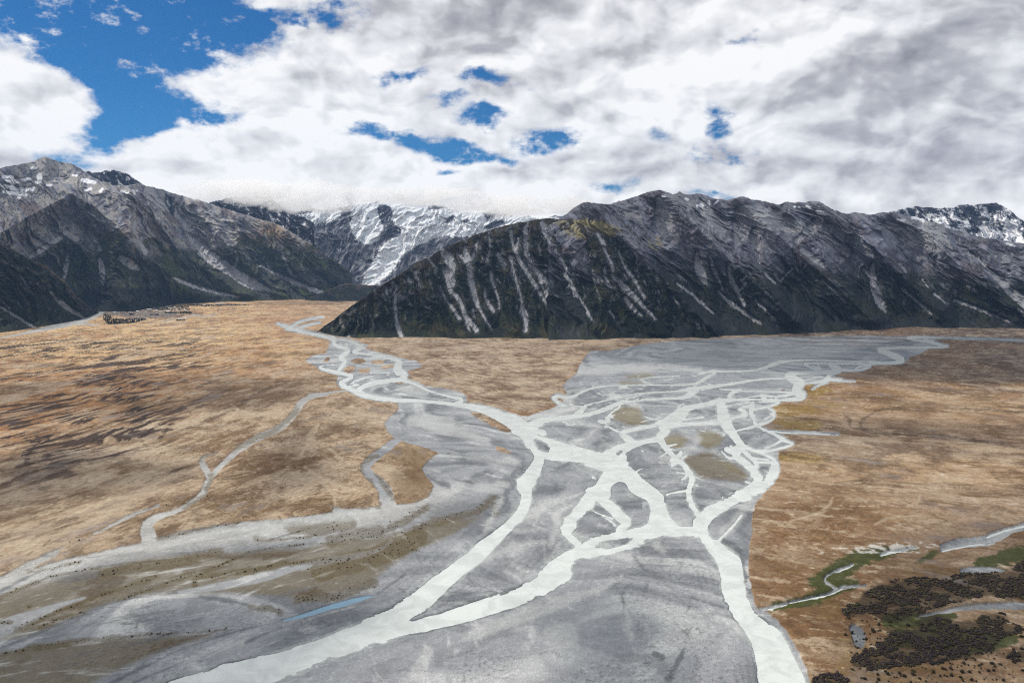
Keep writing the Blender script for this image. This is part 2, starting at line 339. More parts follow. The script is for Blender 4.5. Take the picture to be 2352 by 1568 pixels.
# ------------------------------------------------------------------ traced plan of the valley floor
W_STROKES = [
 # upper main river (right), coming from the far right
 B6([(2420, 208, 6), (2130, 190, 7), (1940, 182, 7), (1700, 180, 7), (1560, 174, 8), (1400, 172, 12), (1300, 172, 14), (1220, 176, 14), (1300, 192, 16), (1380, 205, 12), (1500, 225, 14), (1560, 242, 18), (1640, 257, 9), (1560, 264, 8), (1400, 265, 8), (1100, 270, 13), (1010, 278, 24), (960, 290, 34), (1010, 305, 40), (1060, 325, 46), (1130, 355, 52), (1190, 385, 52), (1150, 408, 28), (1000, 420, 14), (800, 422, 12), (560, 420, 12), (400, 415, 8), (260, 415, 10)]),
 B6([(1380, 175, 8), (1420, 195, 6), (1490, 200, 10), (1480, 215, 8)]),
 B6([(1050, 408, 8), (800, 400, 6), (600, 392, 7), (200, 385, 8), (0, 403, 8)]),
 Z6([(1550, 238, 10), (1500, 242, 18), (1440, 260, 24), (1380, 285, 20), (1300, 305, 12), (1150, 312, 9), (1030, 312, 9), (990, 308, 20), (1020, 325, 16), (960, 350, 18), (920, 380, 26), (870, 405, 14), (700, 410, 9), (560, 410, 8), (400, 410, 8), (250, 415, 10), (130, 430, 15), (60, 460, 20), (0, 490, 18), (-60, 500, 16), (-110, 485, 22), (-150, 500, 26), (-110, 540, 14), (-50, 560, 14)]),
 Z6([(900, 330, 10), (1000, 310, 12)]), Z6([(480, 370, 8), (520, 390, 8), (570, 405, 8)]), Z6([(480, 370, 7), (560, 350, 7), (760, 345, 6)]),
 B6([(250, 420, 14), (310, 460, 14), (390, 482, 16)]), B6([(380, 425, 8), (400, 470, 12)]), B6([(330, 440, 6), (420, 470, 8)]),
 B6([(500, 425, 40), (540, 455, 62), (585, 482, 60), (540, 500, 46), (490, 520, 40), (480, 560, 50), (440, 590, 36), (350, 600, 20), (250, 608, 14)]),
 B6([(600, 480, 24), (720, 485, 12), (800, 480, 14), (860, 455, 20), (880, 445, 10)]), B6([(740, 465, 10), (800, 440, 12), (880, 440, 8)]),
 B6([(520, 490, 20), (400, 492, 14), (240, 498, 16), (120, 515, 30)]), B6([(500, 515, 14), (350, 510, 8), (200, 520, 10)]),
 B6([(260, 580, 8), (360, 545, 8), (450, 540, 8)]), B6([(480, 570, 30), (560, 575, 30), (600, 570, 10)]), B6([(560, 585, 10), (640, 588, 6), (730, 590, 4)]),
 B6([(330, 665, 8), (370, 630, 10), (470, 605, 8)]),
 Z6([(1600, 325, 26), (1540, 338, 50), (1560, 358, 54), (1620, 385, 60), (1635, 402, 54), (1600, 430, 66), (1605, 462, 66), (1645, 485, 56), (1620, 506, 34), (1540, 516, 20), (1400, 515, 16), (1250, 512, 18), (1130, 515, 24), (1050, 525, 40), (950, 545, 30), (850, 570, 40), (790, 590, 60), (740, 620, 50), (680, 655, 50), (600, 690, 30), (500, 710, 28), (400, 735, 26), (340, 750, 30), (370, 785, 50), (430, 822, 44)]),
 Z6([(1520, 358, 12), (1430, 362, 11), (1300, 375, 13), (1180, 390, 13), (1050, 410, 15), (920, 425, 22), (860, 438, 40), (780, 450, 13), (640, 460, 9), (500, 465, 11), (400, 480, 10), (300, 500, 11), (180, 535, 11), (90, 552, 14), (60, 570, 10), (-30, 545, 10)]),
 Z6([(920, 440, 16), (1050, 420, 10), (1180, 400, 9), (1260, 385, 8)]), Z6([(1050, 440, 10), (1180, 445, 12)]),
 Z6([(880, 445, 40), (830, 482, 42), (780, 502, 22), (650, 510, 12), (500, 515, 13), (380, 525, 18), (310, 545, 30), (250, 575, 34), (180, 600, 32), (90, 622, 26), (0, 638, 30), (-90, 645, 34), (-190, 655, 40), (-265, 680, 60), (-310, 715, 90), (-325, 760, 105), (-290, 820, 110), (-200, 865, 150), (-100, 885, 140), (0, 895, 110), (100, 930, 110), (200, 960, 130), (300, 950, 170)]),
 Z6([(450, 480, 10), (380, 510, 10)]), Z6([(500, 470, 10), (430, 500, 8)]),
 Z6([(330, 545, 16), (335, 568, 14), (280, 600, 14), (240, 640, 10), (222, 680, 11), (260, 715, 12), (335, 748, 12)]),
 Z6([(90, 555, 20), (60, 590, 40), (20, 620, 36), (-20, 640, 30)]),
 Z6([(1190, 445, 26), (1150, 460, 26), (1110, 490, 26), (1140, 512, 16)]), Z6([(1180, 452, 9), (1300, 455, 9), (1430, 458, 9), (1560, 462, 14)]),
 Z6([(1560, 470, 16), (1500, 490, 16), (1400, 492, 14), (1350, 478, 20), (1330, 490, 10), (1230, 502, 8)]), Z6([(1450, 500, 18), (1520, 485, 16), (1600, 470, 20)]), Z6([(1340, 480, 14), (1360, 495, 26), (1380, 510, 16)]),
 Z6([(1050, 530, 60), (1070, 590, 70), (1075, 640, 90), (1100, 700, 80), (1140, 750, 62), (1175, 805, 52), (1205, 845, 56)]),
 Z6([(700, 690, 60), (800, 690, 22), (950, 686, 22), (1060, 680, 36)]), Z6([(700, 665, 20), (820, 655, 8), (930, 640, 8)]), Z6([(760, 590, 40), (700, 660, 46), (640, 690, 40)]), Z6([(800, 610, 40), (770, 650, 46), (700, 690, 40)]),
 Z6([(650, 700, 76), (660, 745, 60), (612, 785, 56), (640, 830, 44), (680, 880, 38), (730, 930, 30), (780, 970, 36), (830, 1030, 40), (855, 1080, 42), (838, 1130, 42), (822, 1170, 32), (840, 1250, 38), (875, 1310, 42), (905, 1345, 30)]),
 Z6([(670, 1195, 10), (740, 1175, 12), (830, 1165, 12)]),
 Z6([(612, 795, 46), (520, 815, 34), (430, 835, 56), (340, 872, 84), (295, 910, 100)]),
 Z6([(385, 965, 20), (350, 980, 80), (300, 1010, 130)]),
 Z6([(1200, 850, 60), (1170, 880, 66), (1165, 920, 50), (1200, 960, 26), (1270, 1005, 40), (1310, 1050, 64), (1335, 1100, 62), (1280, 1145, 54), (1190, 1190, 44), (1110, 1235, 46), (1050, 1280, 80), (960, 1340, 100), (915, 1400, 110)]),
 Z6([(1100, 870, 40), (1150, 890, 50), (1130, 850, 20)]), Z6([(1060, 880, 10), (1110, 935, 20), (1160, 930, 20)]),
 Z6([(1215, 845, 34), (1300, 880, 16), (1380, 910, 15), (1440, 940, 24), (1448, 990, 66), (1435, 1050, 72), (1390, 1120, 70), (1280, 1190, 52), (1160, 1240, 56), (1060, 1275, 90), (980, 1320, 100)]),
 Z6([(1210, 870, 26), (1260, 920, 26), (1310, 960, 26), (1370, 965, 12), (1420, 960, 20)]), Z6([(1260, 920, 14), (1330, 940, 10), (1400, 945, 14)]), Z6([(1300, 950, 30), (1320, 990, 30), (1300, 1010, 20)]), Z6([(1200, 930, 20), (1260, 970, 20), (1300, 1010, 20)]),
 Z6([(1110, 658, 22), (1180, 638, 18), (1240, 620, 40), (1210, 592, 32), (1190, 575, 14), (1260, 562, 22), (1290, 545, 34), (1270, 600, 34), (1290, 640, 26), (1305, 685, 22)]),
 Z6([(1090, 560, 10), (1180, 550, 8), (1270, 530, 10), (1350, 528, 10), (1490, 524, 14), (1440, 552, 18), (1370, 572, 12), (1300, 582, 18)]), Z6([(1290, 520, 12), (1290, 550, 20)]),
 Z6([(1400, 572, 14), (1440, 600, 12), (1442, 640, 16), (1400, 672, 16), (1340, 692, 22), (1260, 716, 16), (1150, 740, 9)]), Z6([(1410, 620, 8), (1440, 610, 8)]), Z6([(1370, 660, 8), (1430, 620, 8)]),
 Z6([(1305, 695, 18), (1380, 735, 16), (1450, 768, 12), (1500, 800, 26), (1545, 818, 14), (1582, 834, 10), (1500, 862, 16), (1400, 880, 18), (1355, 882, 24), (1300, 880, 12)]),
 Z6([(1400, 742, 8), (1470, 765, 8), (1510, 790, 10)]), Z6([(1500, 800, 18), (1440, 838, 9), (1370, 870, 12)]), Z6([(1370, 855, 8), (1370, 885, 12)]),
 Z6([(1360, 735, 10), (1500, 750, 13), (1620, 752, 9), (1750, 758, 8), (1900, 764, 5)]),
 Z6([(-420, 740, 50), (-380, 760, 40), (-330, 750, 40)]),
 # left river, from the gap beside the dark spur
 M2([(-60, 1020, 6), (0, 1040, 18), (60, 1058, 16), (160, 1080, 14), (250, 1100, 15), (300, 1122, 15)]),
 M2([(20, 1040, 8), (60, 1020, 9), (100, 1000, 8), (150, 990, 5), (230, 978, 5)]), M2([(60, 1050, 6), (130, 1030, 7), (210, 1012, 6)]), M2([(40, 1060, 12), (120, 1075, 10)]),
 Z5([(0, 10, 14), (100, 25, 16), (200, 45, 18), (300, 68, 20), (350, 82, 18), (330, 102, 24), (360, 130, 24), (420, 145, 22), (450, 166, 26), (410, 190, 32), (380, 220, 32), (425, 242, 26), (392, 280, 26), (370, 310, 24)]),
 Z5([(350, 82, 14), (400, 84, 10), (480, 105, 14), (530, 128, 22), (545, 145, 24), (480, 168, 22)]), Z5([(425, 110, 10), (430, 150, 14)]),
 Z5([(480, 175, 22), (520, 182, 18), (600, 192, 15), (700, 204, 18), (760, 222, 26), (812, 242, 34), (800, 270, 50), (790, 310, 60), (840, 325, 44), (850, 345, 44), (820, 370, 34), (760, 376, 32), (680, 386, 32), (600, 400, 32), (550, 420, 30), (515, 440, 34), (520, 455, 30), (560, 475, 20)]),
 Z5([(330, 262, 6), (250, 272, 10), (235, 288, 22), (300, 306, 22), (380, 322, 26), (440, 335, 22), (475, 350, 24), (425, 372, 30), (380, 395, 34), (420, 422, 32), (480, 452, 32), (550, 482, 34), (650, 505, 32), (800, 518, 26), (1000, 526, 24), (1200, 545, 28), (1350, 570, 40), (1450, 600, 62), (1560, 645, 84), (1640, 685, 110), (1700, 725, 120), (1750, 785, 110), (1785, 845, 96), (1812, 900, 76), (1812, 950, 74), (1782, 1015, 92), (1742, 1080, 110), (1700, 1130, 120), (1722, 1185, 70)]),
 Z5([(460, 400, 8), (500, 380, 10), (560, 355, 8), (620, 345, 6)]), Z5([(600, 325, 6), (680, 320, 6), (740, 325, 10)]), Z5([(380, 260, 8), (420, 250, 8)]), Z5([(250, 270, 6), (380, 260, 6)]),
 Z5([(830, 375, 22), (900, 395, 15), (950, 415, 18), (1000, 445, 16), (1100, 475, 13), (1200, 500, 16), (1262, 512, 28), (1240, 532, 22), (1190, 545, 14)]),
 Z5([(700, 425, 6), (720, 440, 6)]),
 Z5([(1660, 690, 80), (1740, 715, 50), (1800, 740, 36), (1840, 750, 50)]),
 # thin offshoots lower down
 B3([(870, 50, 50), (950, 100, 84), (1010, 150, 90), (1070, 215, 84), (1120, 245, 70), (1075, 280, 56), (1045, 320, 60)]),
 B3([(820, 150, 14), (900, 185, 14), (990, 215, 12)]), B3([(900, 190, 8), (980, 240, 12), (1010, 270, 20)]),
 B3([(640, 260, 120), (605, 310, 90), (620, 350, 50), (670, 400, 50), (710, 430, 60)]),
 B3([(1340, 290, 120), (1240, 345, 110), (1160, 430, 60), (1000, 478, 46), (900, 495, 60), (780, 500, 80)]),
 B3([(1260, 320, 70), (1130, 345, 72), (1000, 365, 56), (880, 390, 56), (800, 430, 80), (740, 480, 90)]),
 B3([(1300, 330, 120), (1450, 300, 90), (1600, 330, 50), (1700, 350, 60)]),
 B3([(1860, 400, 20), (1920, 340, 24), (1990, 270, 24), (2050, 190, 16)]),
 B4([(1680, 485, 6), (1800, 460, 14), (1950, 430, 18), (2100, 430, 8)]), B4([(2050, 370, 10), (2200, 315, 14), (2400, 270, 10)]),
 B4([(180, 965, 8), (240, 970, 12), (350, 940, 9), (500, 900, 9), (700, 860, 10), (815, 820, 9), (850, 795, 7), (900, 785, 6), (1050, 778, 4)]),
 B4([(1470, 468, 5), (1300, 490, 7), (1180, 525, 8)]),
 B4([(805, 800, 5), (740, 760, 5), (710, 720, 5), (750, 680, 4), (870, 640, 3), (950, 600, 3)]),
]
W_POLYS = [
 B3([(1600, 318), (1720, 390), (1780, 470), (1850, 570), (1880, 680), (1885, 800), (1920, 910), (1980, 1010), (2040, 1090), (2110, 1190), (2150, 1290), (2180, 1400), (2190, 1568), (2210, 1900), (2700, 1900), (2576, 1568), (2556, 1500), (2516, 1420), (2466, 1330), (2416, 1220), (2350, 1130), (2240, 1060), (2150, 950), (2080, 850), (2070, 720), (2060, 620), (2040, 530), (1960, 490), (1880, 420), (1790, 370), (1770, 300), (1785, 220), (1800, 170), (1700, 180), (1665, 300)]),
 B2([(2270, -30), (2240, 130), (2180, 200), (2060, 310), (1930, 390), (1850, 470), (1700, 580), (1600, 660), (1480, 740), (1380, 830), (1280, 890), (1100, 990), (1000, 1040), (930, 1090), (800, 1130), (650, 1190), (500, 1240), (300, 1300), (150, 1340), (0, 1375), (-300, 1450), (-560, 1540), (-1100, 1750), (-400, 1850), (200, 1568), (400, 1470), (600, 1400), (800, 1340), (1000, 1270), (1250, 1190), (1500, 1140), (1700, 1090), (1900, 1040), (2100, 980), (2350, 880), (2500, 820), (2616, 740), (2681, 680), (2656, 610), (2676, 570), (2756, 530), (2896, 510), (2850, 450), (2756, 430), (2706, 450), (2576, 520), (2456, 600), (2366, 700), (2296, 750), (2166, 810), (2100, 830), (1900, 890), (1700, 960), (1500, 1020), (1310, 1065), (1400, 1010), (1500, 960), (1600, 860), (1690, 760), (1740, 710), (1880, 610), (1990, 520), (2100, 400), (2200, 290), (2280, 220), (2335, 120), (2350, -30)]),
 Z6([(240, 900), (240, 990), (190, 1070), (150, 1140), (85, 1150), (80, 1190), (30, 1260), (-40, 1340), (-90, 1420), (-30, 1410), (50, 1360), (110, 1310), (150, 1290), (150, 1250), (180, 1220), (240, 1240), (265, 1200), (262, 1150), (300, 1110), (345, 1098), (380, 1115), (400, 1160), (450, 1200), (530, 1235), (550, 1290), (545, 1370), (510, 1430), (440, 1470), (700, 1500), (880, 1470), (860, 1440), (760, 1420), (690, 1360), (665, 1280), (650, 1200), (590, 1150), (510, 1090), (430, 1010), (330, 955), (380, 930), (300, 880)]),
]
W_ISLANDS = [
 B3([(830, 440), (900, 410), (1000, 385), (1135, 380), (1100, 410), (980, 445), (880, 460)]),
 Z6([(305, 900), (325, 872), (358, 876), (340, 900), (315, 920)]),
 Z5([(1765, 790), (1820, 795), (1880, 840), (1895, 870), (1860, 900), (1810, 880), (1780, 840)]),
]
POOL = B2([(1070, 845), (980, 850), (800, 890), (650, 935), (500, 985), (380, 1025), (270, 1058), (330, 1060), (480, 1030), (640, 985), (700, 965), (800, 945), (930, 900), (1060, 855)])

GRAVEL = (Z5([(2185, 165), (2140, 210), (2100, 270), (2080, 330), (2010, 380), (1980, 420), (2010, 470), (1980, 540), (1900, 580), (1730, 635), (1680, 632), (1500, 580), (1400, 555), (1290, 530), (1298, 495), (1240, 460), (1100, 430), (1000, 420), (930, 385), (840, 362), (870, 310), (950, 290), (980, 270), (930, 240), (820, 215), (700, 185), (560, 150), (590, 125), (480, 90), (350, 66), (200, 36), (0, -2), (0, 22), (200, 60), (310, 90), (300, 140), (280, 185), (200, 195), (140, 225), (135, 240), (230, 290), (370, 340), (355, 400), (420, 440), (600, 512), (680, 520), (800, 530), (800, 590), (740, 640), (700, 690), (720, 740), (770, 795), (870, 830), (980, 860), (1090, 900), (1020, 950), (970, 1010), (1000, 1070), (1055, 1130), (1040, 1180), (990, 1230), (900, 1265), (770, 1275), (660, 1280), (500, 1300), (400, 1300), (370, 1285), (335, 1290), (330, 1330), (150, 1355), (0, 1372)])
 + B1([(2000, 250), (1700, 290), (1450, 335), (1300, 382), (1180, 425), (1000, 455), (700, 525), (350, 610), (230, 645), (0, 705), (-400, 860), (-400, 2000)]) + B4([(800, 2000), (590, 1568), (560, 1460), (530, 1370), (470, 1260), (400, 1150), (330, 1060), (250, 1000), (160, 950), (120, 850), (100, 720), (95, 600), (100, 460)])
 + B3([(2140, 330), (2140, 200), (2165, 100)]) + Z6([(1310, 1255), (1380, 1180), (1450, 1110), (1472, 1050), (1478, 980), (1468, 885), (1585, 838), (1480, 758), (1365, 738), (1355, 700), (1420, 665), (1450, 620), (1425, 570), (1450, 550), (1505, 528), (1700, 495)])
 + B6([(290, 745), (270, 700), (225, 650), (255, 610), (480, 603), (560, 582), (530, 530), (640, 492), (880, 465), (900, 440), (1100, 430), (1240, 400), (1260, 360), (1350, 335), (1450, 275), (1645, 258), (1600, 235), (1500, 195), (1400, 170), (1300, 160), (1050, 160)]) + G_([(1990, 770), (1900, 772), (1700, 776), (1560, 782), (1480, 790), (1400, 806), (1370, 806)]))
G_STROKES = [
 B1([(1230, 420, 150), (1215, 360, 130), (1195, 300, 96), (1240, 230, 64), (1400, 180, 40), (1550, 110, 38), (1650, 40, 50), (1680, 0, 50)]) + Z4([(1480, 1140, 45), (1510, 1070, 50), (1560, 1020, 32), (1650, 930, 40), (1750, 850, 50), (1850, 790, 50), (2000, 730, 50), (2080, 660, 50), (2130, 590, 50), (2170, 530, 50), (2230, 497, 30), (2352, 482, 18)]),
 Z5([(160, 482, 18), (300, 468, 16), (430, 450, 14)]),
 Z4([(1560, 900, 14), (1450, 930, 26), (1450, 980, 50), (1490, 1040, 45), (1500, 1070, 40)]),
 Z5([(800, 800, 50), (740, 850, 54), (660, 910, 62), (590, 960, 66), (560, 1010, 74), (590, 1060, 74), (660, 1110, 84), (710, 1170, 96), (720, 1250, 110), (730, 1290, 120)]),
 B1([(520, 465, 12), (430, 515, 60), (330, 570, 60), (200, 640, 80), (100, 700, 90), (0, 770, 80)]),
 B1([(1300, 120, 18), (1100, 190, 26), (950, 260, 26), (850, 320, 22), (770, 350, 14)]),
 M1([(740, 1045, 6), (690, 1052, 10), (640, 1085, 26), (560, 1115, 44), (430, 1150, 44), (300, 1180, 26), (150, 1215, 14), (0, 1240, 6)]), M1([(640, 1165, 5), (520, 1150, 14), (400, 1160, 14)]),
 M1([(1240, 1090, 5), (1180, 1110, 8), (1100, 1130, 5), (950, 1150, 4)]), M1([(1420, 1060, 4), (1330, 1110, 5), (1230, 1100, 7)]),
 B4([(1690, 460, 60), (1800, 430, 80), (1950, 420, 90), (2100, 390, 80), (2250, 320, 60), (2400, 270, 60)]),
 B4([(1850, 655, 44), (1950, 650, 60), (2080, 655, 44), (2190, 655, 20)]),
 B4([(950, 1130, 60), (1000, 1180, 120), (1000, 1260, 80)]),
 B4([(1480, 1035, 20), (1700, 990, 34), (1900, 950, 50), (2100, 950, 60), (2400, 940, 60)]),
 B4([(180, 965, 20), (230, 1010, 40), (290, 1080, 40)]),
]
GRASS_ISL = [Z5(p) for p in (
 [(600, 240), (650, 225), (710, 240), (690, 262), (620, 265)], [(500, 310), (540, 292), (605, 290), (600, 320), (540, 332)], [(400, 300), (440, 270), (480, 275), (500, 290), (470, 325), (420, 325)],
 [(665, 285), (700, 268), (775, 260), (770, 280), (700, 302)], [(262, 235), (290, 208), (310, 215), (305, 240), (275, 252)], [(450, 240), (500, 218), (560, 225), (570, 250), (490, 262)],
 [(1290, 600), (1400, 612), (1500, 640), (1570, 680), (1625, 718), (1590, 755), (1560, 750), (1440, 690), (1350, 640)], [(1500, 850), (1560, 868), (1630, 905), (1625, 915), (1540, 895), (1505, 880)], [(760, 388), (800, 385), (860, 405), (800, 405)])] + [Z6([(1485, 448), (1510, 440), (1550, 448), (1500, 455)])]
OLV = [Z6(p) for p in (
 [(640, 820), (670, 770), (740, 750), (800, 790), (820, 840), (790, 880), (740, 905), (680, 870)], [(895, 760), (940, 730), (1000, 745), (1040, 780), (1035, 880), (960, 885), (905, 865)],
 [(265, 640), (330, 560), (400, 545), (520, 560), (480, 620), (520, 680), (480, 715), (400, 725), (320, 690)], [(350, 340), (450, 330), (600, 335), (500, 380), (380, 390)], [(1030, 930), (1120, 960), (1200, 1030), (1240, 1070), (1150, 1040), (1040, 960)])]
DARKG = [B3(p) for p in ([(1160, 520, 10), (1250, 640, 14), (1450, 780, 10), (1650, 880, 16), (1900, 950, 8)], [(1500, 1070, 12), (1600, 1160, 14), (1625, 1210, 10)], [(1450, 1540, 90), (1560, 1340, 56), (1600, 1240, 16)], [(1480, 530, 6), (1700, 650, 8), (1870, 700, 4)], [(1740, 800, 6), (1880, 850, 8)], [(1620, 540, 6), (1760, 640, 6)],
 [(1340, 1330, 60), (1400, 1360, 70)], [(1050, 820, 20), (1085, 900, 30), (1090, 1060, 12)], [(1900, 400, 20), (2020, 460, 30), (2060, 560, 24), (2090, 760, 14)])] + [B1(p) for p in ([(860, 1590, 30), (1100, 1480, 26), (1400, 1330, 24), (1700, 1210, 22), (2000, 1130, 16), (2400, 1030, 10)], [(0, 1285, 12), (350, 1150, 14), (700, 990, 12), (960, 900, 10), (1250, 850, 7), (1450, 828, 6)], [(1640, 860, 14), (1860, 890, 40), (2030, 925, 24)], [(1100, 1568, 20), (1400, 1440, 14), (1500, 1400, 6)], [(0, 820, 10), (150, 740, 12), (300, 660, 8)])] + [B2(p) for p in ([(1080, 835, 14), (1200, 755, 20), (1290, 690, 14), (1380, 625, 8)], [(620, 1060, 8), (700, 1085, 6)], [(0, 1240, 14), (100, 1190, 10), (300, 1110, 8)], [(1640, 850, 10), (1900, 830, 8), (2200, 790, 6)])] + [Z5(p) for p in ([(1010, 1060, 24), (1080, 1110, 30), (1160, 1130, 24)], [(1100, 895, 10), (1350, 930, 22), (1560, 975, 14), (1700, 1018, 6)], [(2100, 210, 30), (2150, 240, 40)], [(900, 410, 6), (1100, 520, 8), (830, 500, 8)], [(1200, 1080, 14), (1350, 1120, 8)], [(1860, 850, 40), (1880, 870, 30)])]
PALEG = [B3(p) for p in ([(640, 870, 24), (900, 800, 16), (1060, 710, 8)], [(1100, 980, 50), (1120, 1100, 70), (1150, 1200, 30)], [(-100, 1150, 70), (400, 960, 60), (700, 870, 40)], [(430, 440, 14), (440, 580, 20)], [(-50, 540, 50), (250, 440, 60), (450, 415, 20)], [(1140, 505, 24), (1150, 515, 20)], [(200, 330, 16), (420, 310, 12)], [(150, 190, 12), (400, 150, 10)], [(500, 1200, 130), (620, 1180, 160)], [(860, 820, 20), (890, 770, 8)], [(1900, 330, 20), (1990, 260, 50), (2060, 150, 60), (2120, 60, 40)], [(1400, 480, 60), (1350, 430, 40)], [(1800, 1520, 14), (1940, 1510, 10)], [(560, 250, 60), (530, 320, 70), (480, 440, 40)], [(480, 540, 20), (560, 430, 30)])] + [B1(p) for p in ([(1560, 1370, 30), (1700, 1300, 36), (1900, 1220, 10)], [(1800, 1280, 10), (1980, 1240, 8)])] + [B2(p) for p in ([(450, 1140, 16), (500, 1130, 40), (570, 1120, 14)], [(1800, 1200, 40), (2000, 1090, 36)], [(1880, 560, 20), (2100, 500, 30), (2350, 440, 20)], [(1960, 330, 20), (2060, 130, 60), (2100, 60, 30)], [(1380, 1500, 40), (1500, 1320, 60)])] + [Z5(p) for p in ([(900, 660, 60), (1100, 690, 110), (1300, 750, 80), (1450, 820, 20)], [(1200, 920, 10), (1640, 970, 12)], [(1360, 1150, 14), (1540, 1170, 12)], [(780, 1280, 12), (910, 1272, 8)], [(720, 630, 20), (830, 635, 20)], [(860, 440, 30), (980, 460, 40)], [(1780, 660, 14), (1820, 690, 20)], [(2000, 500, 60), (2050, 560, 30)], [(1520, 1110, 16), (1580, 1120, 20)], [(-300, 1420, 90), (200, 1370, 70), (500, 1340, 50)])] + [Z6(p) for p in ([(0, 300, 60), (500, 290, 40), (900, 300, 20)], [(620, 890, 10), (700, 960, 30)], [(1000, 870, 14), (1130, 940, 20)], [(760, 910, 30), (860, 870, 30), (890, 800, 20)])]  # pale silt runs; the broad ones paint sunlit patches into the gravel
BROWN = [Z6([(780, 940), (850, 900), (930, 865), (1030, 890), (1110, 950), (1200, 985), (1260, 1050), (1250, 1090), (1180, 1110), (1050, 1100), (900, 1090), (850, 1020)]),
 B1([(-100, 1355), (0, 1335), (300, 1270), (700, 1225), (1000, 1190), (1400, 1165), (1850, 1130), (1700, 1220), (1300, 1340), (1000, 1450), (750, 1568), (500, 1750), (-300, 1900), (-300, 1500)]),
 B1([(-100, 900), (0, 870), (200, 780), (600, 660), (850, 600), (1100, 560), (1500, 500), (1800, 490), (2352, 455), (2900, 400), (3250, 340), (3550, 260), (4010, 175), (3900, 250), (3600, 410), (3300, 560), (3190, 640), (3000, 760), (2600, 880), (2440, 890), (2016, 835), (1700, 830), (1400, 830), (1000, 900), (700, 1000), (400, 1120), (0, 1240), (-100, 1280)]),
 B4([(860, 1010), (1000, 920), (1300, 740), (1700, 720), (2352, 680), (2352, 900), (1700, 950), (1300, 1040)])]
# bright dry silt runs across the brown terrace
SILT = [B1([(2400, 625, 56), (2150, 700, 70), (1900, 760, 60), (1650, 805, 50), (1450, 825, 20)]), B2([(100, 690, 60), (350, 640, 50), (600, 580, 46), (900, 530, 30), (1100, 480, 30), (1200, 400, 20)]),
 B1([(-100, 1180, 150), (100, 1090, 130), (300, 1010, 90), (500, 930, 50), (700, 870, 30)])]
# where shrubs grow: polygons (dense) and lines
THICK = [B4(p) for p in ([(850, 1000), (900, 950), (1010, 920), (1040, 850), (1150, 790), (1300, 740), (1500, 720), (1700, 740), (1850, 680), (2000, 680), (2120, 660), (2240, 690), (2460, 690), (2460, 900), (2250, 905), (2100, 880), (1900, 900), (1700, 950), (1500, 1010), (1350, 1060), (1200, 1050), (1050, 1010), (950, 1050), (870, 1040)],
 [(900, 1450), (960, 1360), (1050, 1290), (1200, 1250), (1250, 1190), (1500, 1150), (1500, 1070), (1700, 1050), (1770, 1100), (1950, 1080), (2050, 1010), (2200, 1020), (2210, 1080), (2350, 1150), (2330, 1190), (2200, 1210), (2100, 1250), (2100, 1330), (1800, 1400), (1600, 1460), (1300, 1470), (1100, 1500), (950, 1500)],
 [(600, 1568), (700, 1520), (820, 1500), (900, 1568), (980, 1700), (650, 1700)], [(2200, 1390), (2280, 1300), (2460, 1260), (2460, 1430), (2300, 1420)], [(2250, 640), (2352, 580), (2460, 590), (2460, 680), (2300, 670)])]
SCATTER = [B4([(1000, 1480), (2400, 1400), (2400, 1900), (900, 1900)]), B4([(880, 1050), (1400, 1060), (1400, 1350), (880, 1350)]), B4([(2000, 1250), (2400, 1200), (2400, 1400), (2000, 1400)]), B4([(1600, 1200), (2100, 1200), (2100, 1450), (1600, 1450)])]
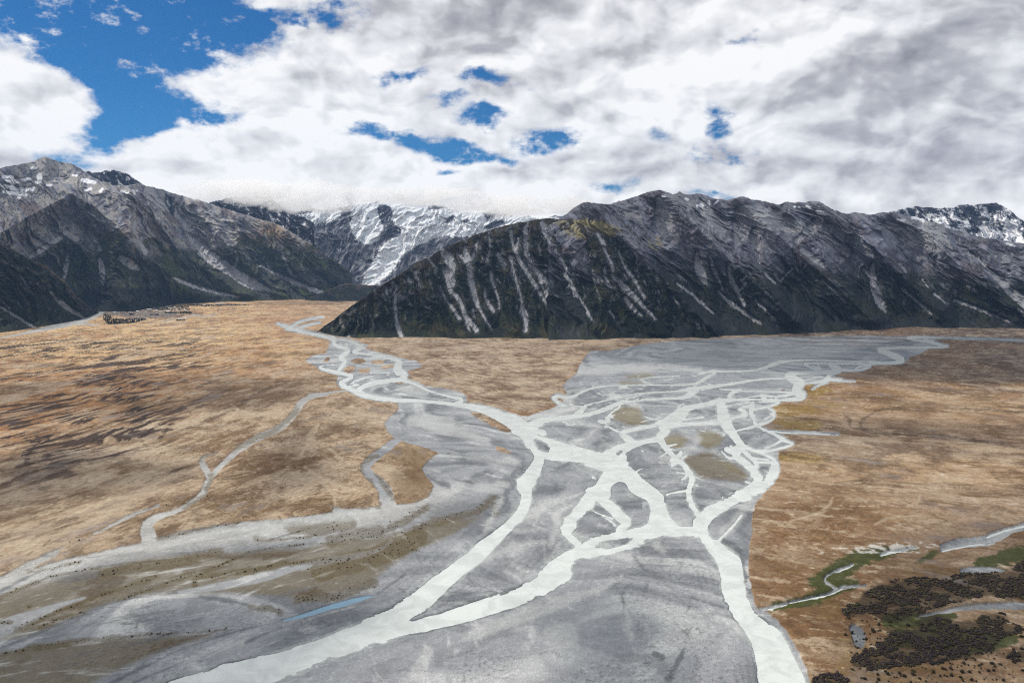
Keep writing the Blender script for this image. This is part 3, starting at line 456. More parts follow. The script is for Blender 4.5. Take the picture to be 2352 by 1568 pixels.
SH_LINES = [(B1([(980, 885), (1060, 865), (1120, 840), (1240, 800), (1330, 765), (1440, 720), (1540, 680), (1590, 658)]), 60, 9), (B1([(1600, 780), (1590, 720), (1640, 680), (1760, 620), (1880, 570), (2040, 500)]), 60, 8),
 (B1([(1280, 690), (1000, 790), (700, 900), (560, 950), (300, 1060), (130, 1130)]), 70, 20), (B1([(1650, 700), (1780, 690), (1950, 660), (2150, 630), (2352, 580)]), 60, 16), (B1([(0, 1335), (250, 1280), (500, 1245), (720, 1220), (900, 1200), (1050, 1185), (1250, 1170), (1450, 1160), (1640, 1155), (1850, 1130)]), 90, 16),
 (B1([(230, 650), (300, 660), (350, 640), (430, 630), (660, 575)]), 30, 14), (B1([(1300, 382), (1400, 360), (1600, 315), (1750, 285), (2000, 255), (2150, 240), (2300, 225)]), 50, 12), (B1([(840, 680), (1000, 640), (1100, 620), (1250, 600), (1400, 590), (1600, 540), (1800, 495)]), 110, 40), (B1([(0, 860), (200, 780), (400, 700), (650, 650), (820, 630)]), 40, 10),
 (B1([(0, 1070), (90, 1075)]), 8, 10), (B1([(230, 950), (260, 945)]), 4, 4), (B1([(330, 1110), (500, 1040), (700, 990)]), 24, 16), (B1([(1000, 1085), (1130, 1080), (1110, 1130)]), 6, 4), (B1([(560, 430), (610, 425), (650, 415)]), 8, 5),(B1([(1580, 80), (1650, 74), (1230, 150), (900, 305), (740, 372)]), 8, 8),
 (B2([(0, 500), (250, 460), (520, 430), (800, 405), (1100, 360), (1300, 330)]), 70, 6), (B2([(1100, 350), (1200, 290), (1300, 240), (1480, 140)]), 60, 30), (B2([(700, 400), (900, 350), (1100, 320)]), 70, 50), (B2([(1400, 300), (1550, 250), (1700, 210), (1900, 165), (2030, 60), (2050, 180)]), 80, 30), (B2([(0, 660), (150, 640), (330, 590), (700, 560), (830, 545)]), 60, 16),
 (B2([(620, 650), (800, 600), (1000, 560), (1200, 480), (1400, 380)]), 240, 90), (B2([(430, 885), (550, 870), (750, 860), (900, 800), (1050, 750)]), 110, 40), (B2([(380, 300), (550, 310), (700, 290), (850, 260)]), 40, 60), (B2([(80, 390), (250, 400), (500, 370), (660, 340)]), 30, 14), (B2([(40, 950), (200, 960), (280, 990)]), 16, 30),
 (Z5([(300, 1290), (660, 1275), (590, 1100), (540, 1070), (520, 980), (640, 920)]), 26, 20), (Z5([(640, 1050), (700, 1120), (760, 1230)]), 14, 8), (Z6([(1480, 960), (1480, 1000)]), 5, 3), (Z6([(1290, 1330), (1290, 1470)]), 5, 3), (Z4([(1430, 930), (1600, 880), (1700, 850), (2000, 720), (2130, 590)]), 24, 24), (Z4([(1520, 1070), (1490, 1200), (1380, 1260), (1330, 1300)]), 12, 24),
 (B4([(140, 800), (190, 850), (300, 850), (400, 850)]), 12, 14)]
# ------------------------------------------------------------------ valley floor
g = Grid(-160, 2520, 640, 1760, 2.0, 1.0)
STR = [chaikin(p, 1) if len(p) > 2 else p for p in W_STROKES]
sdW = g.strokes(STR)
for p in W_POLYS: sdW = np.minimum(sdW, g.poly(chaikin(p, 1, True)))
for p in W_ISLANDS: sdW = np.maximum(sdW, -g.poly(chaikin(p, 2, True)))
sdPool = g.poly(chaikin(POOL, 1, True))
sdG = np.minimum(g.poly(GRAVEL), g.strokes([chaikin(p, 1) if len(p) > 2 else p for p in G_STROKES]))
sdG = np.minimum(sdG, sdW - 3)
sdC = g.strokes([chaikin(p, 1) for p in G_STROKES])
isl = np.full(sdG.shape, 60., F32)
for p in GRASS_ISL: isl = np.minimum(isl, g.poly(chaikin(p, 1, True)))
brn = np.full(sdG.shape, 60., F32)
for p in BROWN: brn = np.minimum(brn, g.poly(chaikin(p, 1, True)))
olv = np.full(sdG.shape, 60., F32)
for p in OLV: olv = np.minimum(olv, g.poly(chaikin(p, 1, True)))
dkg = g.strokes([chaikin(p, 1) if len(p) > 2 else p for p in DARKG], 30, 40); plg = g.strokes([chaikin(p, 1) if len(p) > 2 else p for p in PALEG], 30, 40)
silt = g.strokes([chaikin(p, 1) for p in SILT])
thk = np.full(sdG.shape, 60., F32)
for p in THICK: thk = np.minimum(thk, g.poly(chaikin(p, 1, True)))
GREEN = [B4(p) for p in ([(590, 780), (600, 730), (720, 650), (850, 580), (950, 530), (1200, 490), (1480, 450), (1500, 475), (1350, 510), (1180, 560), (1020, 600), (900, 680), (860, 740), (980, 770), (850, 800), (800, 860), (740, 900), (640, 940), (400, 980), (250, 975), (430, 900), (600, 860), (740, 800)],
  [(1450, 600), (1560, 520), (1650, 500), (1600, 560), (1500, 620)], [(1950, 600), (2100, 540), (2250, 480), (2460, 470), (2460, 540), (2200, 590), (2050, 610)], [(1700, 440), (1800, 395), (1850, 390), (1700, 450)],
  [(1230, 1260), (1300, 1180), (1500, 1180), (1800, 1160), (2100, 1200), (2350, 1200), (2200, 1290), (1900, 1340), (1500, 1300)], [(1200, 1080), (1400, 1050), (1800, 1030), (1700, 1080), (1300, 1100)])]
grn = np.full(sdG.shape, 60., F32)
for p in GREEN: grn = np.minimum(grn, g.poly(chaikin(p, 1, True)))
OCHRE = [Z6([(1640, 430), (1700, 400), (1850, 440), (1800, 480), (1700, 500)]), Z6([(1440, 560), (1600, 530), (1950, 550), (1900, 590), (1600, 620), (1470, 620)]), Z6([(1370, 690), (1440, 660), (1750, 660), (1800, 700), (1700, 750), (1480, 740), (1380, 735)]), Z6([(1480, 930), (1700, 920), (2100, 980), (2400, 1000), (2400, 1020), (2000, 1000), (1700, 960), (1490, 960)])]
och = np.full(sdG.shape, 60., F32)
for p in OCHRE: och = np.minimum(och, g.poly(chaikin(p, 1, True)))
DARKLINES = g.strokes([chaikin(p, 1) for p in (
  Z5([(560, 150, 6), (700, 185, 8), (840, 220, 9), (700, 160, 5)]), Z5([(870, 310, 4), (1000, 300, 5), (1100, 370, 4)]), Z6([(1490, 900, 5), (1600, 940, 6), (1900, 960, 6), (2352, 1000, 8)]),
  B6([(620, 900, 8), (680, 950, 14), (690, 1030, 12)]), B6([(790, 1030, 10), (790, 980, 12), (850, 930, 10), (960, 870, 8), (1200, 850, 6), (1700, 850, 5), (2352, 900, 6)]), B6([(800, 1040, 8), (850, 1100, 20), (1300, 1110, 12), (1800, 1150, 16), (2352, 1240, 22)]),
  Z4([(800, 780, 5), (1100, 840, 6), (900, 900, 5), (500, 1010, 5), (200, 1090, 4)]), Z4([(2060, 400, 6), (1900, 440, 6), (1750, 540, 5), (1500, 680, 6), (1200, 780, 5)]), Z4([(1280, 800, 5), (1150, 860, 5), (700, 960, 6), (0, 1200, 6)]))], 30, 40)
TRACK = g.strokes([chaikin(p, 1) for p in (Z4([(1600, 700, 10), (1750, 560, 10), (1500, 640, 10), (1280, 690, 8), (1200, 760, 8)]), B4([(700, 160, 10), (760, 120, 12), (780, 60, 8)]), B4([(430, 260, 12), (560, 220, 10), (720, 170, 8)]), B4([(1400, 130, 8), (1490, 100, 10), (1495, 40, 8)]), B4([(1130, 280, 12), (1260, 220, 10), (1500, 210, 8)]),
  Z5([(130, 1010, 16), (300, 1130, 22), (560, 1190, 0.1)]), Z5([(150, 780, 14), (250, 680, 14), (100, 920, 10)]), Z5([(300, 870, 12), (420, 970, 12), (330, 920, 10), (560, 880, 8)]), Z5([(200, 1080, 16), (330, 1180, 20), (350, 1270, 16)]))], 30, 40)

sc = np.concatenate([np.linspace(-1.5, -.72, 14)[:-1], np.linspace(-.72, .72, 1480), np.linspace(.72, 1.5, 14)[1:]])
pr = np.concatenate([np.geomspace(19500, 16600, 4)[:-1]])
pys = np.arange(667.0, 1612.0, 1.05)
def Dof(py): return ground_at(0, py)[1]
rows_y = np.concatenate([pr, [Dof(p) for p in pys], [1050, 950, 800, 600, 400]])
YY = np.repeat(rows_y[:, None], len(sc), 1); XX = YY * sc[None, :]
PX, PY = project(XX, YY, 0.)
PX = PX.astype(F32); PY = PY.astype(F32)
near = np.clip((PY - 600) / 900, .03, 1.1)            # 1 close by, 0 far
W = g.at(sdW, PX, PY); G0 = g.at(sdG, PX, PY); I0 = g.at(isl, PX, PY); BR = g.at(brn, PX, PY)
SI = g.at(silt, PX, PY); TH = g.at(thk, PX, PY); GR = g.at(grn, PX, PY); OC = g.at(och, PX, PY); DL = g.at(DARKLINES, PX, PY); TK = g.at(TRACK, PX, PY); PO = g.at(sdPool, PX, PY); CH = g.at(sdC, PX, PY)
x, y = XX / 1000., YY / 1000.
e1 = fbm(x * 22, y * 22, 5, 1, .6); e2 = fbm(x * 7, y * 7, 5, 2, .55)
rag = .5 + 1.4 * ss(-.1, .5, fbm(x * 3.1, y * 3.1, 2, 6))
W = W + e1 * 4.8 * rag * near + e2 * 2.6 * near + fbm(x * 60, y * 60, 4, 5, .65) * 2.2 * rag * near
def flow(angle, q, w=.25, sd=11):
    wx = fbm(x * 1.3, y * 1.3, 3, sd) * w; wy = fbm(x * 1.3, y * 1.3, 3, sd + 4) * w
    ca, sa = np.cos(angle), np.sin(angle)
    # use a piecewise constant angle blended by noise fields to keep the pattern continuous
    a = (x + wx) * ca + (y + wy) * sa; b = -(x + wx) * sa + (y + wy) * ca
    return a, b
def aniso(angles, fa, fb, o, sd, f=fbm, w=.25, **k):
    out = 0; tot = 0
    for (c, wd, an) in angles:
        wt = np.exp(-((PX - c) / wd) ** 2) + 1e-4
        a, b = flow(an, 0, w, sd)
        out = out + wt * f(a * fa, b * fb, o, sd, **k); tot = tot + wt
    return out / tot
ANG = [(250, 420, R(80)), (1050, 260, R(-54)), (2050, 480, R(-25))]
# thin braids threading the active bed
bx, by_ = aniso([(800, 250, R(-62)), (1500, 420, R(-108)), (2100, 300, R(-135))], 1.5, 5.0, 4, 17, ridged, w=.25, g=.55), None
W = W - 1.1 * ss(900, 800, PY) * ss(1500, 1700, PX) * ss(2200, 2150, PX) + .5 * ss(2180, 2300, PX) * ss(900, 800, PY)
belt = ss(45, 12, W) * ss(1260, 1120, PY) * ss(840, 860, PY) * ss(1220, 1300, PX) * ss(1860, 1780, PX)
belt = np.maximum(belt, ss(26, 8, W) * ss(960, 940, PY) * ss(720, 760, PX) * ss(1060, 1000, PX))
W = np.minimum(W, np.where(belt > .05, (.70 - bx * belt - .12 * e2) * 22 * (.4 + near), 60))
W = np.minimum(W, np.where(belt > .05, (.80 - aniso([(800, 250, R(-40)), (1500, 420, R(-80)), (2100, 300, R(-150))], 3.2, 9.0, 3, 19, ridged, w=.2) * belt) * 16 * (.4 + near), 60))
G0 = G0 + e1 * 4.5 * near + fbm(x * 60, y * 60, 3, 8, .65) * 1.8 * near
G0 = np.where(I0 + e1 * 7 * near < 0, np.maximum(G0, -(I0 + e1 * 7 * near)), G0)
Gm = ss(1.0, -1.0, G0)                                # gravel mask
# local direction of old flow: along the valley on the left, turning across on the right
s1 = aniso(ANG, 1.0, 7, 5, 21, w=.3)                  # broad bands along the flow
s2 = aniso(ANG, 5.5, 30, 6, 31, w=.09, g=.6)                # fine streaks
s3 = aniso(ANG, 2.0, 9, 5, 41, ridged, w=.2)        # old channels
sw = fbm(x * 2.2, y * 2.2, 4, 51); sw2 = fbm(x * 3.4 + sw * .8, y * 3.4 + sw * .8, 3, 55)
swirl = np.abs(np.sin(sw2 * 26 + s2 * 2.2)); swirl = 1 - swirl
big = fbm(x * .9, y * .9, 4, 61); med = fbm(x * 5, y * 5, 5, 65); fine = fbm(x * 40, y * 40, 5, 71, .62)
fine2 = fbm(x * 140, y * 140, 3, 75, .7)

pat = fbm(x * 4.2 + .3 * s1, y * 3.4 + .3 * s2, 6, 83, .6)
# --- dry grassland
orange = A(192, 138, 86); gold = A(236, 200, 146, .7); tan = A(198, 172, 142); pink = A(176, 150, 128); umber = A(122, 92, 62); dkb = A(78, 62, 48); pale = A(222, 202, 172); olive = A(150, 122, 58)
col = np.broadcast_to(tan, PX.shape + (3,)).astype(F32)
col = mixc(col, pink, ss(-.15, .35, s1 + .3 * med))
left = ss(900, 600, PX + 120 * big)
farl = ss(1010, 900, PY + (PX - 300) * .25 + 90 * s1)             # orange far-left plain
col = mixc(col, orange, left * farl * ss(-.45, .1, s1 + .25 * med + .2))
col = mixc(col, gold, left * ss(880, 800, PY + 40 * s1) * ss(-.2, .25, s1 + .4 * big + .12) * .85)  # sunny far-left band: sunlight put into a brighter gold grass colour
pat3 = fbm(x * 14, y * 14, 5, 89, .6)
swz = np.exp(-(((PX - 690) / 300) ** 2 + ((PY - 1060) / 170) ** 2)) * 1.25
col = mixc(col, A(206, 178, 146), np.clip(swz, 0, 1) * .8)
col = mixc(col, A(120, 92, 52), np.clip(swz, 0, 1) * ss(.05, .35, med + .4 * big) * .8)
col = mixc(col, umber * .95, np.clip(swz, 0, 1) * ss(.4, .8, swirl + .3 * fine + .2 * pat3) * .75)
wedge = np.exp(-(((PX - 1080) / 280) ** 2)) * ss(1000, 960, PY) * ss(760, 790, PY)
col = mixc(col, A(176, 154, 130), wedge * .8)
col = mixc(col, A(112, 90, 70), wedge * ss(.0, .45, s2) * .75)
col = mixc(col, A(220, 200, 170), wedge * ss(.1, .5, -s2 + .2 * s1) * .5)
col = mixc(col, orange * .9, ss(10, 2, G0) * wedge * ss(-.2, .3, med) * .8)
right = ss(1650, 1800, PX)
col = mixc(col, A(168, 138, 116), right * ss(-.1, .4, -s1 + .3 * med) * .8)
col = mixc(col, A(96, 80, 76), right * ss(900, 860, PY + 25 * s1 + 10 * med) * .72)  # cloud shade on the far right plain, put into the colour as brown
col = mixc(col, A(160, 118, 68), right * np.exp(-((PY - 905 - 30 * s1) / 28) ** 2) * .7)
col = mixc(col, A(214, 176, 124), right * np.exp(-((PY - 935 - .03 * (PX - 1900) - 20 * s1) / 26) ** 2) * ss(-.3, .2, s2) * .75)
col = mixc(col, A(212, 178, 136), right * np.exp(-((PY - 1080 - 30 * s1) / 60) ** 2) * .6)
col = mixc(col, A(124, 84, 42), right * ss(1130, 1250, PY + 60 * big) * ss(2250, 1850, PX + 200 * med) * .75)
col = mixc(col, A(104, 88, 74), right * ss(.0, .35, s1 + .3 * pat + .2 * med) * ss(1180, 1060, PY) * .55)
col = mixc(col, A(216, 184, 140), right * ss(1130, 1200, PY) * ss(.12, .4, s2 + .5 * fine) * .5)
col = mixc(col, A(112, 86, 60), ss(.08, .34, pat) * .55); col = mixc(col, A(216, 196, 170), ss(.06, .32, -pat + .2 * s2) * .45)
pat2 = fbm(x * 15, y * 11, 6, 87, .62)
col = mixc(col, A(100, 76, 52), ss(.12, .38, pat2 + .2 * pat) * .5); col = mixc(col, A(224, 204, 176), ss(.14, .4, -pat2 + .1 * s2) * .4)
shl = g.at(g.strokes([[(a, b, sp * .5) for (a, b) in pts] for pts, n_, sp in SH_LINES], 30, 40), PX, PY)
bigd = ss(-.05, .3, big + .5 * pat)
col = mixc(col, A(132, 98, 64), left * ss(840, 900, PY) * ss(1200, 1050, PY) * bigd * .6)
col = mixc(col, A(118, 90, 54), np.exp(-(((PX - 955) / 60) ** 2 + ((PY - 1090) / 90) ** 2)) * .75)
col = mixc(col, A(150, 112, 74), right * ss(-.1, .3, big - .4 * pat) * .4)
lz = np.clip(swz + .5 * left * ss(880, 960, PY) + .45 * right * ss(940, 1000, PY) + .4 * wedge, 0, 1) * ss(-.35, .15, med + .4 * big)
ln = np.abs(np.sin(sw2 * 20 + s2 * 1.6 + .8 * pat3)); ln2 = np.abs(np.sin(sw2 * 20 + s2 * 1.6 + .8 * pat3 + .45))
col = mixc(col, A(96, 70, 44), lz * ss(.30, .06, ln + .25 * fine) * .62)
col = mixc(col, A(224, 202, 168), lz * ss(.26, .05, ln2 + .25 * fine) * .42)
col = mixc(col, olive * 1.1, ss(4, -6, OC + 14 * med) * .75)
col = mixc(col, olive * .7, right * ss(1250, 1350, PY) * ss(.05, .4, med + .4 * fine) * .5)
brk = ss(-.25, .25, med + .5 * fine)
col = mixc(col, umber, ss(.10, .45, s2 + .45 * fine + .25 * fine2) * .62 * brk)
col = mixc(col, pale, ss(.12, .45, -s2 + .45 * fine + .25 * fine2) * .55 * ss(.25, -.2, med - .3 * big))
col = mixc(col, umber * .8, ss(.62, .85, s3) * .45)
col = mixc(col, dkb, ss(3, -1, DL + 5 * fine + 3 * med) * .5)
col = mixc(col, pale, ss(4, -2, TK + 3 * fine) * .55)
col = mixc(col, A(58, 72, 26, .8), ss(4, -5, GR - 5 + 15 * med + 8 * fine + 4 * fine2) * .85)
col = mixc(col, A(58, 50, 34, .7), ss(6, -9, TH + 16 * med + 8 * fine) * .7)
# white silt by the side stream
wsil = np.exp(-(((PX - 2050) / 130) ** 2 + ((PY - 1262 + (PX - 2050) * .04) / 12) ** 2))
col = mixc(col, A(235, 230, 220), np.clip(ss(.1, .5, wsil * 1.1 - .5 + 1.1 * fine), 0, 1) * .8)
# dark heath in streaks on the left plain
dz = ss(760, 790, PY) * ss(560, 380, PX + (PY - 900) * .35) * ss(1180, 1040, PY)
dzf = dz * ss(.18, .32, s1 * .55 + s2 * .55 + .28 * med + .13 * ss(1080, 900, PY) * 1. - .02)
col = mixc(col, A(58, 42, 34, .75), dzf * .92)
dz2 = ss(2100, 2200, 0 * PX + 2150) * left * ss(1250, 1000, PY) * ss(.28, .45, s2 * .7 + .5 * fine + .2 * s1)
col = mixc(col, A(72, 52, 40, .75), dz2 * .8)
dcl = np.exp(-(((PX - 330) / 60) ** 2 + ((PY - 965) / 34) ** 2)) + np.exp(-(((PX - 170) / 60) ** 2 + ((PY - 965) / 22) ** 2)) + np.exp(-(((PX - 80) / 70) ** 2 + ((PY - 1025) / 30) ** 2)) + .8 * np.exp(-(((PX - 270) / 40) ** 2 + ((PY - 890) / 50) ** 2)) + np.exp(-(((PX - 240) / 26) ** 2 + ((PY - 1015) / 26) ** 2))
col = mixc(col, A(48, 35, 28, .75), np.clip(ss(.25, .5, dcl * .8 + s2 * .9 + .3 * fine - .3), 0, 1) * left * .95)
# around the village: dark planted blocks and gravel lots
vil = np.exp(-(((PX - 330) / 150) ** 2 + ((PY - 722) / 14) ** 2))
col = mixc(col, A(50, 50, 52, .7), ss(.1, .3, vil * .8 + s2 * .5 - .35 + .3 * med) * .8)
col = mixc(col, A(150, 140, 136), ss(.25, .5, vil * .5 + med * .6 - s2 * .3) * .6)
far = ss(800, 740, PY) * ss(500, 700, PX)
col = mixc(col, A(176, 136, 108), far * left * .4)

# --- gravel and silt
gy = A(168, 170, 173, .68); gl = A(212, 213, 210, .74); gd = A(122, 125, 130, .60)
c1 = np.sin(np.clip(W, -20, 60) * .42 + 3.0 * e2 + 1.5 * fbm(x * 3, y * 3, 3, 81))
q1 = aniso([(500, 300, R(35)), (1100, 250, R(-60)), (1450, 250, R(-100)), (1900, 400, R(-20))], 1.6, 9, 5, 91, w=.4)
gc = np.broadcast_to(gy, PX.shape + (3,)).astype(F32)
gc = mixc(gc, gd, ss(-.05, .45, q1 + .05 * c1 + .25 * med) * .75)
gc = mixc(gc, gl, ss(.05, .5, -q1 - .04 * c1 + .35 * big) * .75)
gc = mixc(gc, gd * .8, ss(.55, .75, ridged(x * 2.6 + e2 * .1, y * 2.6 + q1 * .25, 4, 95)) * .35)
wetl = ss(5, .5, W / (.3 + near)) 
soft = ss(-.15, .25, fbm(x * 4.3, y * 4.3, 3, 103))
gc = mixc(gc, A(96, 101, 106), wetl * .45 * (.4 + near) * soft)
gc = mixc(gc, A(200, 204, 202, .7), ss(6, .2, W / (.3 + near) + 5 * fine) * (1 - soft) * .8)
# warm olive lichen on the old bars and the brown terrace
gc = mixc(gc, A(128, 116, 92), ss(6, -10, BR + 12 * med) * .8)
gc = mixc(gc, A(92, 72, 44), ss(6, -12, BR + 16 * med) * ss(.1, .35, med + .5 * big + .2 * fine) * .65)
gc = mixc(gc, gy * 1.08, ss(2, -3, SI + 5 * med) * .85)
lw = np.exp(-((PY - np.interp(PX.ravel(), [0, 320, 560, 800, 950, 1100], [1330, 1258, 1225, 1195, 1165, 1120]).reshape(PX.shape)) / 30) ** 2) * ss(1150, 900, PX)
gc = mixc(gc, A(212, 210, 204), lw * .7)
gc = mixc(gc, A(206, 203, 196), ss(3, -2, CH) * (PX < 800) * .7)
f1 = aniso([(500, 300, R(35)), (1100, 250, R(-60)), (1450, 250, R(-100)), (1900, 400, R(-20))], 6, 34, 5, 97, w=.12, g=.62)
gc = mixc(gc, gd * .85, ss(.16, .5, f1 + .2 * q1) * .5 * ss(-.3, .2, med))
gc = mixc(gc, gl * 1.05, ss(.16, .5, -f1 - .2 * q1) * .5 * ss(.3, -.2, med))
gc = mixc(gc, A(212, 215, 211), ss(16, 2, W / (.3 + near)) * ss(.05, .35, med * .6 + f1 * .5 + .3 * fine - .05) * .6)
plain = ss(1290, 1400, PX) * ss(960, 840, PY)
gc = mixc(gc, A(150, 154, 160), plain * .5)
gc = mixc(gc, A(112, 104, 100), ss(1350, 1400, PX) * ss(815, 780, PY + 14 * s1) * ss(-.1, .3, s1 + .3 * s2) * .7)
gc = mixc(gc, A(150, 138, 104), ss(8, -12, g.at(olv, PX, PY) + 20 * med + 10 * f1 + 6 * fine) * .75)
gc = mixc(gc, A(126, 100, 52), ss(0, -12, g.at(olv, PX, PY) + 16 * med) * ss(.0, .3, med + .3 * fine) * .5)
gc = mixc(gc, A(104, 86, 42), ss(5, -3, shl + 6 * med + 6 * fine) * .55)
DGv = g.at(dkg, PX, PY); PGv = g.at(plg, PX, PY)
gc = mixc(gc, gd * .72, ss(4, -4, DGv + 7 * med * near + 5 * f1 + 3 * fine) * .7)
gc = mixc(gc, A(216, 217, 214), ss(9, -5, PGv + 9 * med + 8 * f1 + 3 * fine) * .62)
spk = ss(.22, .45, fine2 + .3 * fine) * near
gc = gc * (1 - .36 * spk[..., None] * ss(-.2, .2, med)[..., None])
sprk = ss(.34, .5, -fine2 + .2 * fine) * near
gc = gc * (1 + .30 * sprk[..., None])
f2 = ridged(x * 9 + .8 * f1, y * 9 + 1.2 * q1, 4, 99, .6)
gc = mixc(gc, gd * .7, ss(.62, .85, f2) * ss(-.1, .3, pat3) * .5)
col = mixc(col, gc, Gm)
# dark silty bed under the water / pool
col = mixc(col, A(110, 120, 122), ss(.5, -1.5, W))
fine1 = fbm(x * 75, y * 75, 4, 73, .65)
col = col * (1 + (.20 * fine + .22 * fine1 * ss(.05, .3, near) + .16 * fine2 * near) * (1 - .45 * Gm))[..., None]
# height: banks, bars, channels
bank = 3.2 * ss(-1.5, 2.0, G0) * (.6 + .5 * near)
relief = (1.1 * s3 + 1.0 * np.minimum(ln, .5) * lz * 2 + .5 * med + .7 * ss(0, .5, s2)) * ss(0, 12, G0) * (.35 + near)
bars = ss(0, 10, W) * (.5 + .35 * q1 + .25 * med) + .12 * (fine + fine2)
Z = bank + relief + np.maximum(bars, -.35) * 1.0
Z = np.where(W < 3, Z * ss(-.5, 3, W), Z) - 1.5 * ss(.9, -.9, W)
Z = np.where(W > -.5, np.maximum(Z, -1.4), Z)
pool_in = ss(.8, -.8, PO + e1 * 1.2)
Z = Z * (1 - pool_in) - 1.5 * pool_in
# fill far below the hills so that no rim shows
V = np.stack([XX, YY, Z], -1).reshape(-1, 3)
Q = grid_quads(*XX.shape)[:, ::-1]
gm = surf_mat('valley floor', (.012, .11, .5), (.05, .16, .34), bump=1.0, bdist=1.8)
ground = tag(np_mesh('ground', V, Q, np.clip(col.reshape(-1, 3), .004, .9), mat=gm), kind='structure')
print('ground', time.time() - T0)

# river surface: one level sheet that shows wherever the bed dips below it
def surface_z(X_, Y_):
    i = int(np.clip(np.searchsorted(-rows_y, -Y_), 1, len(rows_y) - 1)); j = int(np.clip(np.searchsorted(sc, X_ / Y_), 1, len(sc) - 1))
    return float(min(Z[i, j], Z[i - 1, j], Z[i, j - 1], Z[i - 1, j - 1]))
riv = np_mesh('river', [(-9000, 300, -.75), (9000, 300, -.75), (14000, 15000, -.75), (-14000, 15000, -.75)], [(0, 1, 2, 3)], mat=water_mat('milky river water', (.55, .575, .55), .22))
tag(riv, kind='structure')
pp = [ground_at(*p, z=-.55) for p in chaikin([(a, b) for a, b in POOL], 1, True)]
cxp = sum(p[0] for p in pp) / len(pp); cyp = sum(p[1] for p in pp) / len(pp)
bm_v = [(cxp + (a - cxp) * 1.02, cyp + (b - cyp) * 1.06, -.55) for a, b in pp]
pm = bpy.data.meshes.new('pool'); pm.from_pydata(bm_v, [], [list(range(len(bm_v)))[::-1]]); pm.update()
pool = bpy.data.objects.new('pool', pm); C.collection.objects.link(pool)
pm.materials.append(water_mat('clear blue water', (.14, .25, .34), .12)); tag(pool, kind='structure')
# ------------------------------------------------------------------ mountains
hg = Grid(-160, 2520, 340, 800, 1.5, 1.0)
NOSE_SC = [M2(p) for p in (
 [(700, 770, 10), (695, 830, 14), (690, 900, 18), (700, 1000, 20), (715, 1060, 24), (732, 1100, 20)],
 [(1000, 560, 30), (1030, 600, 60), (1050, 640, 60), (1040, 700, 44), (1060, 770, 24)], [(1000, 680, 12), (1030, 760, 24), (1040, 800, 24), (1075, 835, 20), (1110, 880, 22), (1130, 950, 24), (1160, 1000, 30), (1210, 1060, 30)], [(1130, 940, 14), (1145, 1000, 14), (1165, 1060, 10)],
 [(1140, 530, 12), (1140, 560, 24), (1160, 620, 34), (1170, 700, 36), (1185, 790, 32), (1205, 870, 26), (1230, 930, 12), (1270, 1000, 9), (1310, 1050, 6)], [(1090, 560, 6), (1120, 600, 12), (1160, 640, 16)], [(1220, 490, 8), (1200, 560, 12), (1175, 625, 18)],
 [(1290, 440, 8), (1300, 530, 9), (1270, 650, 6)], [(1345, 570, 12), (1360, 600, 28), (1390, 655, 24)], [(1430, 430, 22), (1435, 500, 14), (1455, 540, 16), (1470, 590, 20), (1520, 670, 22), (1570, 750, 22), (1620, 830, 18), (1682, 935, 8)], [(1480, 470, 8), (1465, 540, 14)],
 [(1540, 380, 10), (1520, 420, 26), (1525, 480, 22), (1525, 580, 26), (1570, 660, 26), (1620, 710, 26), (1660, 760, 22), (1655, 840, 14), (1715, 930, 7)], [(1610, 720, 16), (1640, 800, 12), (1660, 860, 10)], [(1432, 595, 24), (1435, 640, 16), (1445, 690, 12), (1470, 770, 12), (1500, 870, 9), (1500, 915, 10), (1505, 940, 44), (1530, 980, 26), (1522, 1060, 26)],
 [(1630, 380, 26), (1650, 430, 44), (1675, 480, 26), (1690, 545, 22), (1735, 580, 10)], [(1750, 575, 20), (1745, 620, 14), (1790, 690, 44), (1800, 760, 34), (1850, 850, 30), (1900, 920, 20), (1960, 1010, 8)], [(1740, 640, 10), (1780, 690, 20)],
 [(1880, 620, 7), (1950, 690, 9), (2010, 740, 12)], [(2030, 660, 8), (2030, 730, 14), (2065, 790, 18)], [(1985, 450, 12), (2020, 510, 26), (2035, 560, 12), (2060, 610, 14), (2085, 680, 14)], [(2070, 710, 14), (2110, 740, 24), (2170, 800, 34), (2230, 860, 24), (2300, 930, 14), (2352, 990, 10)], [(1890, 560, 6), (1920, 640, 6)],
 [(2120, 560, 9), (2150, 650, 12), (2220, 740, 14), (2280, 850, 12)], [(2160, 860, 24), (2210, 925, 24), (2265, 965, 8)], [(980, 780, 8), (1010, 860, 10), (1060, 920, 16), (1100, 985, 20)], [(1265, 790, 9), (1265, 850, 12), (1290, 900, 18), (1320, 940, 14)], [(780, 710, 8), (785, 745, 22)], [(1300, 690, 16), (1310, 750, 14), (1350, 850, 8), (1355, 920, 8)],
 [(1850, 950, 6), (1870, 1010, 10)], [(900, 600, 10), (960, 670, 6)], [(640, 790, 8), (638, 830, 10)], [(2060, 940, 8), (2110, 1000, 10), (2150, 1060, 8)], [(1190, 930, 16), (1195, 970, 16)], [(820, 690, 14), (850, 780, 8)], [(390, 940, 6), (440, 905, 5)], [(400, 1080, 8), (390, 1105, 10)])]
